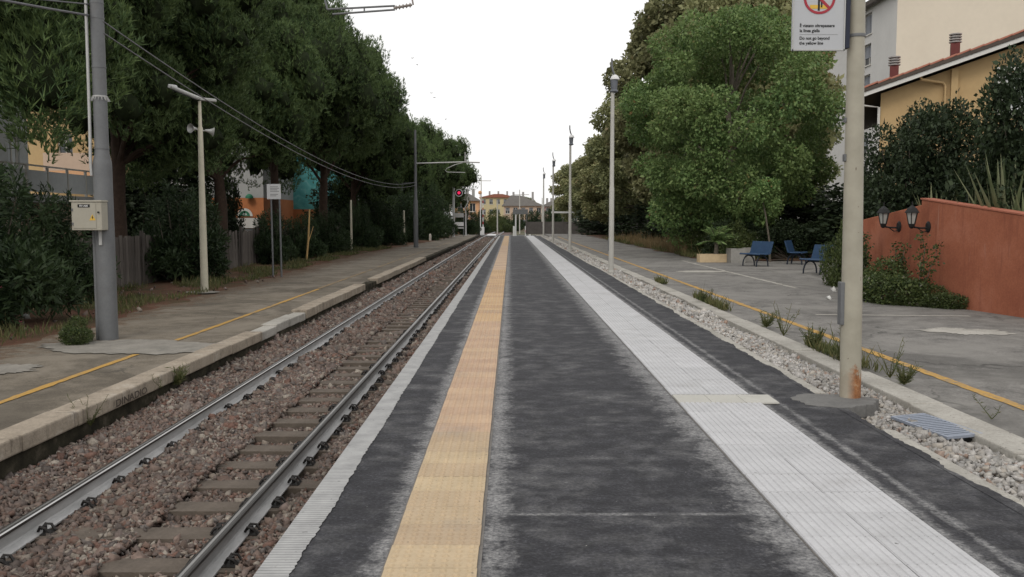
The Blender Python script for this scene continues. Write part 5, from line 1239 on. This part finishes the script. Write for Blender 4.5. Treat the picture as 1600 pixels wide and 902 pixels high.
# ------------------------------------------------------------------ level crossing and far houses
struct(MB().box(-60,60,118,126,-.97,-.68).build('road', 'road_asphalt'))
t = thing('crossing_deck', 'pale level crossing deck between the far rails', 'crossing deck', (-2.6,116.5,-.7)); m = MB(); m.box(-.6,.6,-.5,8,.0,.14); m.build('deck', 'plastic_white', t)
t = thing('crossing_barrier', 'raised white crossing barrier with an orange lamp beside the track', 'barrier', (-4.1,128,-.8))
m = MB(); m.box(-.3,.3,-.3,.3,0,1.2); m.build('cabinet', 'plastic_white', t, bev=.05)
for x in (-.25,.12): m = MB(); m.tube([(x,0,1.1),(x,0,5.2)], .06, 8); m.build('boom', 'plastic_white', t)
for k in range(4): m = MB(); m.tube([(.12,0,1.6+k),(.12,0,2.0+k)], .064, 8); m.build('red_band', 'sign_red', t)
m = MB(); m.lathe([(.1,5.9),(.25,5.95),(.28,6.15),(.2,6.35),(.05,6.4)], (-.3,0,0), 12); m.tube([(-.3,0,5.15),(-.3,0,5.95)], .05, 6); m.build('lamp', 'stucco_orange', t)
t = thing('panel_sign', 'grey backed sign panel on a white post past the platform end', 'sign', (.6,106,-.85)); m = MB(); m.tube([(0,0,0),(0,0,3.6)], .09, 8); m.build('post', 'plastic_white', t); m = MB(); m.box(-.35,1.45,-.12,-.05,2.95,3.55); m.build('panel', 'galvanised', t); m = MB(); m.tube([(1.3,0,0),(1.3,0,2.95)], .05, 8); m.build('post', 'galvanised', t)
t = thing('crossing_barrier', 'small white and red barrier boxes past the platform end', 'barrier', (1.9,112,-.85))
for x in (-1.5,.0,.5): m = MB(); m.box(x-.12,x+.12,-.1,.1,0,1.5); m.build('post', 'plastic_white', t)
m = MB(); m.box(-.05,.6,-.14,-.11,.7,1.0); m.build('red_band', 'sign_red', t)
t = thing('height_bar', 'white horizontal bar on posts above the far dark fence', 'barrier', (6.2,101,-.5))
m = MB(); m.box(-1.6,1.5,-.06,.06,2.7,2.9); m.build('bar', 'plastic_white', t)
for x in (-1.4,1.3): m = MB(); m.tube([(x,0,-.3),(x,0,2.7)], .07, 8); m.build('post', 'galv_pale', t)
def far_house(name, label, x0, x1, y, z1, mat, roof, nwx, nwz, depth=12, over=.5, gable=1.2, ped=None):
    h = bld(name, label, 'house' if 'house' in name else 'building', 'houses beyond the level crossing'); W = x1-x0; H = z1+.9; op = []
    for i in range(nwx):
        for k in range(nwz):
            a = W*(i+.5)/nwx; zz = H*(k+.35)/nwz; op.append((a-.5,a+.5,zz,zz+1.4))
    m = MB(); facade(m, (x0,y,-.9), (1,0,0), W, H, op, (0,-1,0), .2); m.box(x0,x1,y+.25,y+depth,-.9,z1-.02); m.build('wall', mat, h)
    for i, w in enumerate(op): window(h, (x0,y,-.9), (1,0,0), (0,-1,0), w, .2, 'glass_dark', (.5 if i % 3 else 0))
    m = MB(); xm = (x0+x1)/2 if gable >= 0 else x0+.3*W
    m.prism([(x0-over,z1),(x1+over,z1),(xm+W*.12,z1+abs(gable)),(xm-W*.12,z1+abs(gable))], y-over, y+depth+over, 'y'); r = m.build('roof', roof, h)
    for k in range(3): cx = x0+W*(.25+.25*k); m = MB(); m.box(cx-.25,cx+.25,y+3,y+3.5,z1+.1,z1+abs(gable)+.9); m.build('chimney', 'cowl_grey', r)
    return h
far_house('orange_house', 'small orange house beside the raised barrier', -9.5, -5.4, 150, 4.6, 'stucco_orange', 'roof_grey', 2, 2)
far_house('yellow_house', 'yellow apartment house with red roof far beyond the crossing', -8.5, 1.5, 250, 7.6, 'far_yellow', 'roof_tile', 5, 3, gable=1.0)
far_house('peach_house', 'peach house with a wide grey roof far beyond the crossing', -1.6, 7.4, 205, 4.6, 'stucco_peach', 'roof_grey', 5, 2, gable=-2.4)
far_house('pink_house', 'pink house at the right of the distant row', 7.9, 12.0, 215, 4.6, 'stucco_pink', 'roof_grey', 2, 2)
far_house('cream_house', 'cream house half hidden by the far right trees', 12.4, 22, 190, 3.6, 'stucco_cream', 'roof_tile', 4, 1)
t = thing('awning', 'pink awning in front of the orange house', 'awning', (-6.3,140,-.8)); m = MB(); m.prism([(-1.2,3.0),(1.4,2.1),(1.4,2.2),(-1.2,3.2)], 0, 6, 'y'); m.build('canopy', 'stucco_pink', t)
for x in (-1.1,1.3): m = MB(); m.tube([(x,.1,0),(x,.1,2.3)], .06, 6); m.build('post', 'plastic_white', t)
for i, (x, y, sc, lb) in enumerate([(-3.7,158,(2.6,2,2.9),'green bush past the crossing, left of the distant pole'), (-.9,160,(2.2,2,2.3),'green bush past the crossing, right of the distant pole'), (-2.4,175,(3.6,2,4.4),'taller green bush behind the other two past the crossing'), (-4.9,138,(.9,1,1.2),'dark bush beside the crossing barrier'), (4.6,176,(1.6,1.4,1.3),'dark bush hiding the foot of the peach house'), (8.6,184,(2.0,1.4,1.5),'dark bush below the pink house'), (1.3,186,(1.3,1.2,1.3),'dark bush left of the peach house pole')]):
    shrub('far_bush', lb, buF if i < 3 else olF, buS if i < 3 else olS, (x, y, -.9), i*1.7, sc, 'bushes past the crossing')
for x, y, h, lb in [(-2.1,140,5.4,'slim pale pole past the crossing, second from the barrier'), (-4.8,145,9.5,'tall thin mast with crossbar past the crossing'), (-5.9,122,5.6,'slim post left of the raised barrier'), (1.5,150,7.4,'pole with crosspiece before the peach house'), (5.3,150,6.0,'slim pole before the pink house')]:
    t = thing('distant_pole', lb, 'pole', (x, y, -.9), 0, 'poles past the crossing'); m = MB(); m.lathe([(.11,0),(.09,h*.6),(.06,h)], n=8); m.build('post', 'post_grey', t)
    if 'cross' in lb and ('mast' in lb or 'crosspiece' in lb): m = MB(); m.box(-.9,1.6,-.04,.04,h-.9,h-.8); m.build('crossbar', 'post_grey', t)
for x, y, sc, lb in [(-9.5,196,(.5,.5,.42),'small olive tree left of the distant yellow house'), (10.2,186,(.55,.5,.42),'small olive tree before the distant pink house'), (4.4,240,(.8,.6,.62),'tree top showing behind the peach house')]:
    tree('distant_tree', lb, tP, cO, (x, y, -.9), x, sc, 'trees past the crossing')
# birds
def bird():
    m = MB(); m.lathe([(.005,-.12),(.04,-.06),(.05,0),(.03,.08),(.005,.12)], n=8, axis='x'); b = m.mesh('body', 'sign_black', True)
    m = MB(); m.add([(-.03,0,.02),(.05,0,.02),(.0,.16,.08),(-.05,.28,.03),(-.03,0,.035),(.05,0,.03),(.0,.16,.09),(-.05,.28,.035)], [(0,1,2),(0,2,3),(4,6,5),(4,7,6),(1,5,6,2),(3,7,4,0)])
    l = m.mesh('wing', 'sign_black'); return b, l
bb, bw = bird()
for x, y, z, lb in [(-8.35,50,13.7,'tiny dark bird beside the pine tops, highest of all'),(-6.0,55,11.3,'tiny dark bird high between pines and far mast'),(-5.7,55,10.9,'tiny dark bird just below another near the pines'),(-5.3,60,9.9,'tiny dark bird in mid sky over the far mast'),(-5.1,60,9.6,'tiny dark bird in mid sky, lower of a pair'),(-4.5,62,8.4,'tiny dark bird low over the far pines'),(-5.0,62,8.1,'tiny dark bird lowest above the far pines')]:
    t = thing('bird', lb, 'bird', (x, y, z), rnd.random()*6, 'birds in the sky'); t.scale = (.45,)*3; place(bb, 'body', t); place(bw, 'wing', t); o = place(bw, 'wing', t); o.scale = (1,-1,1)
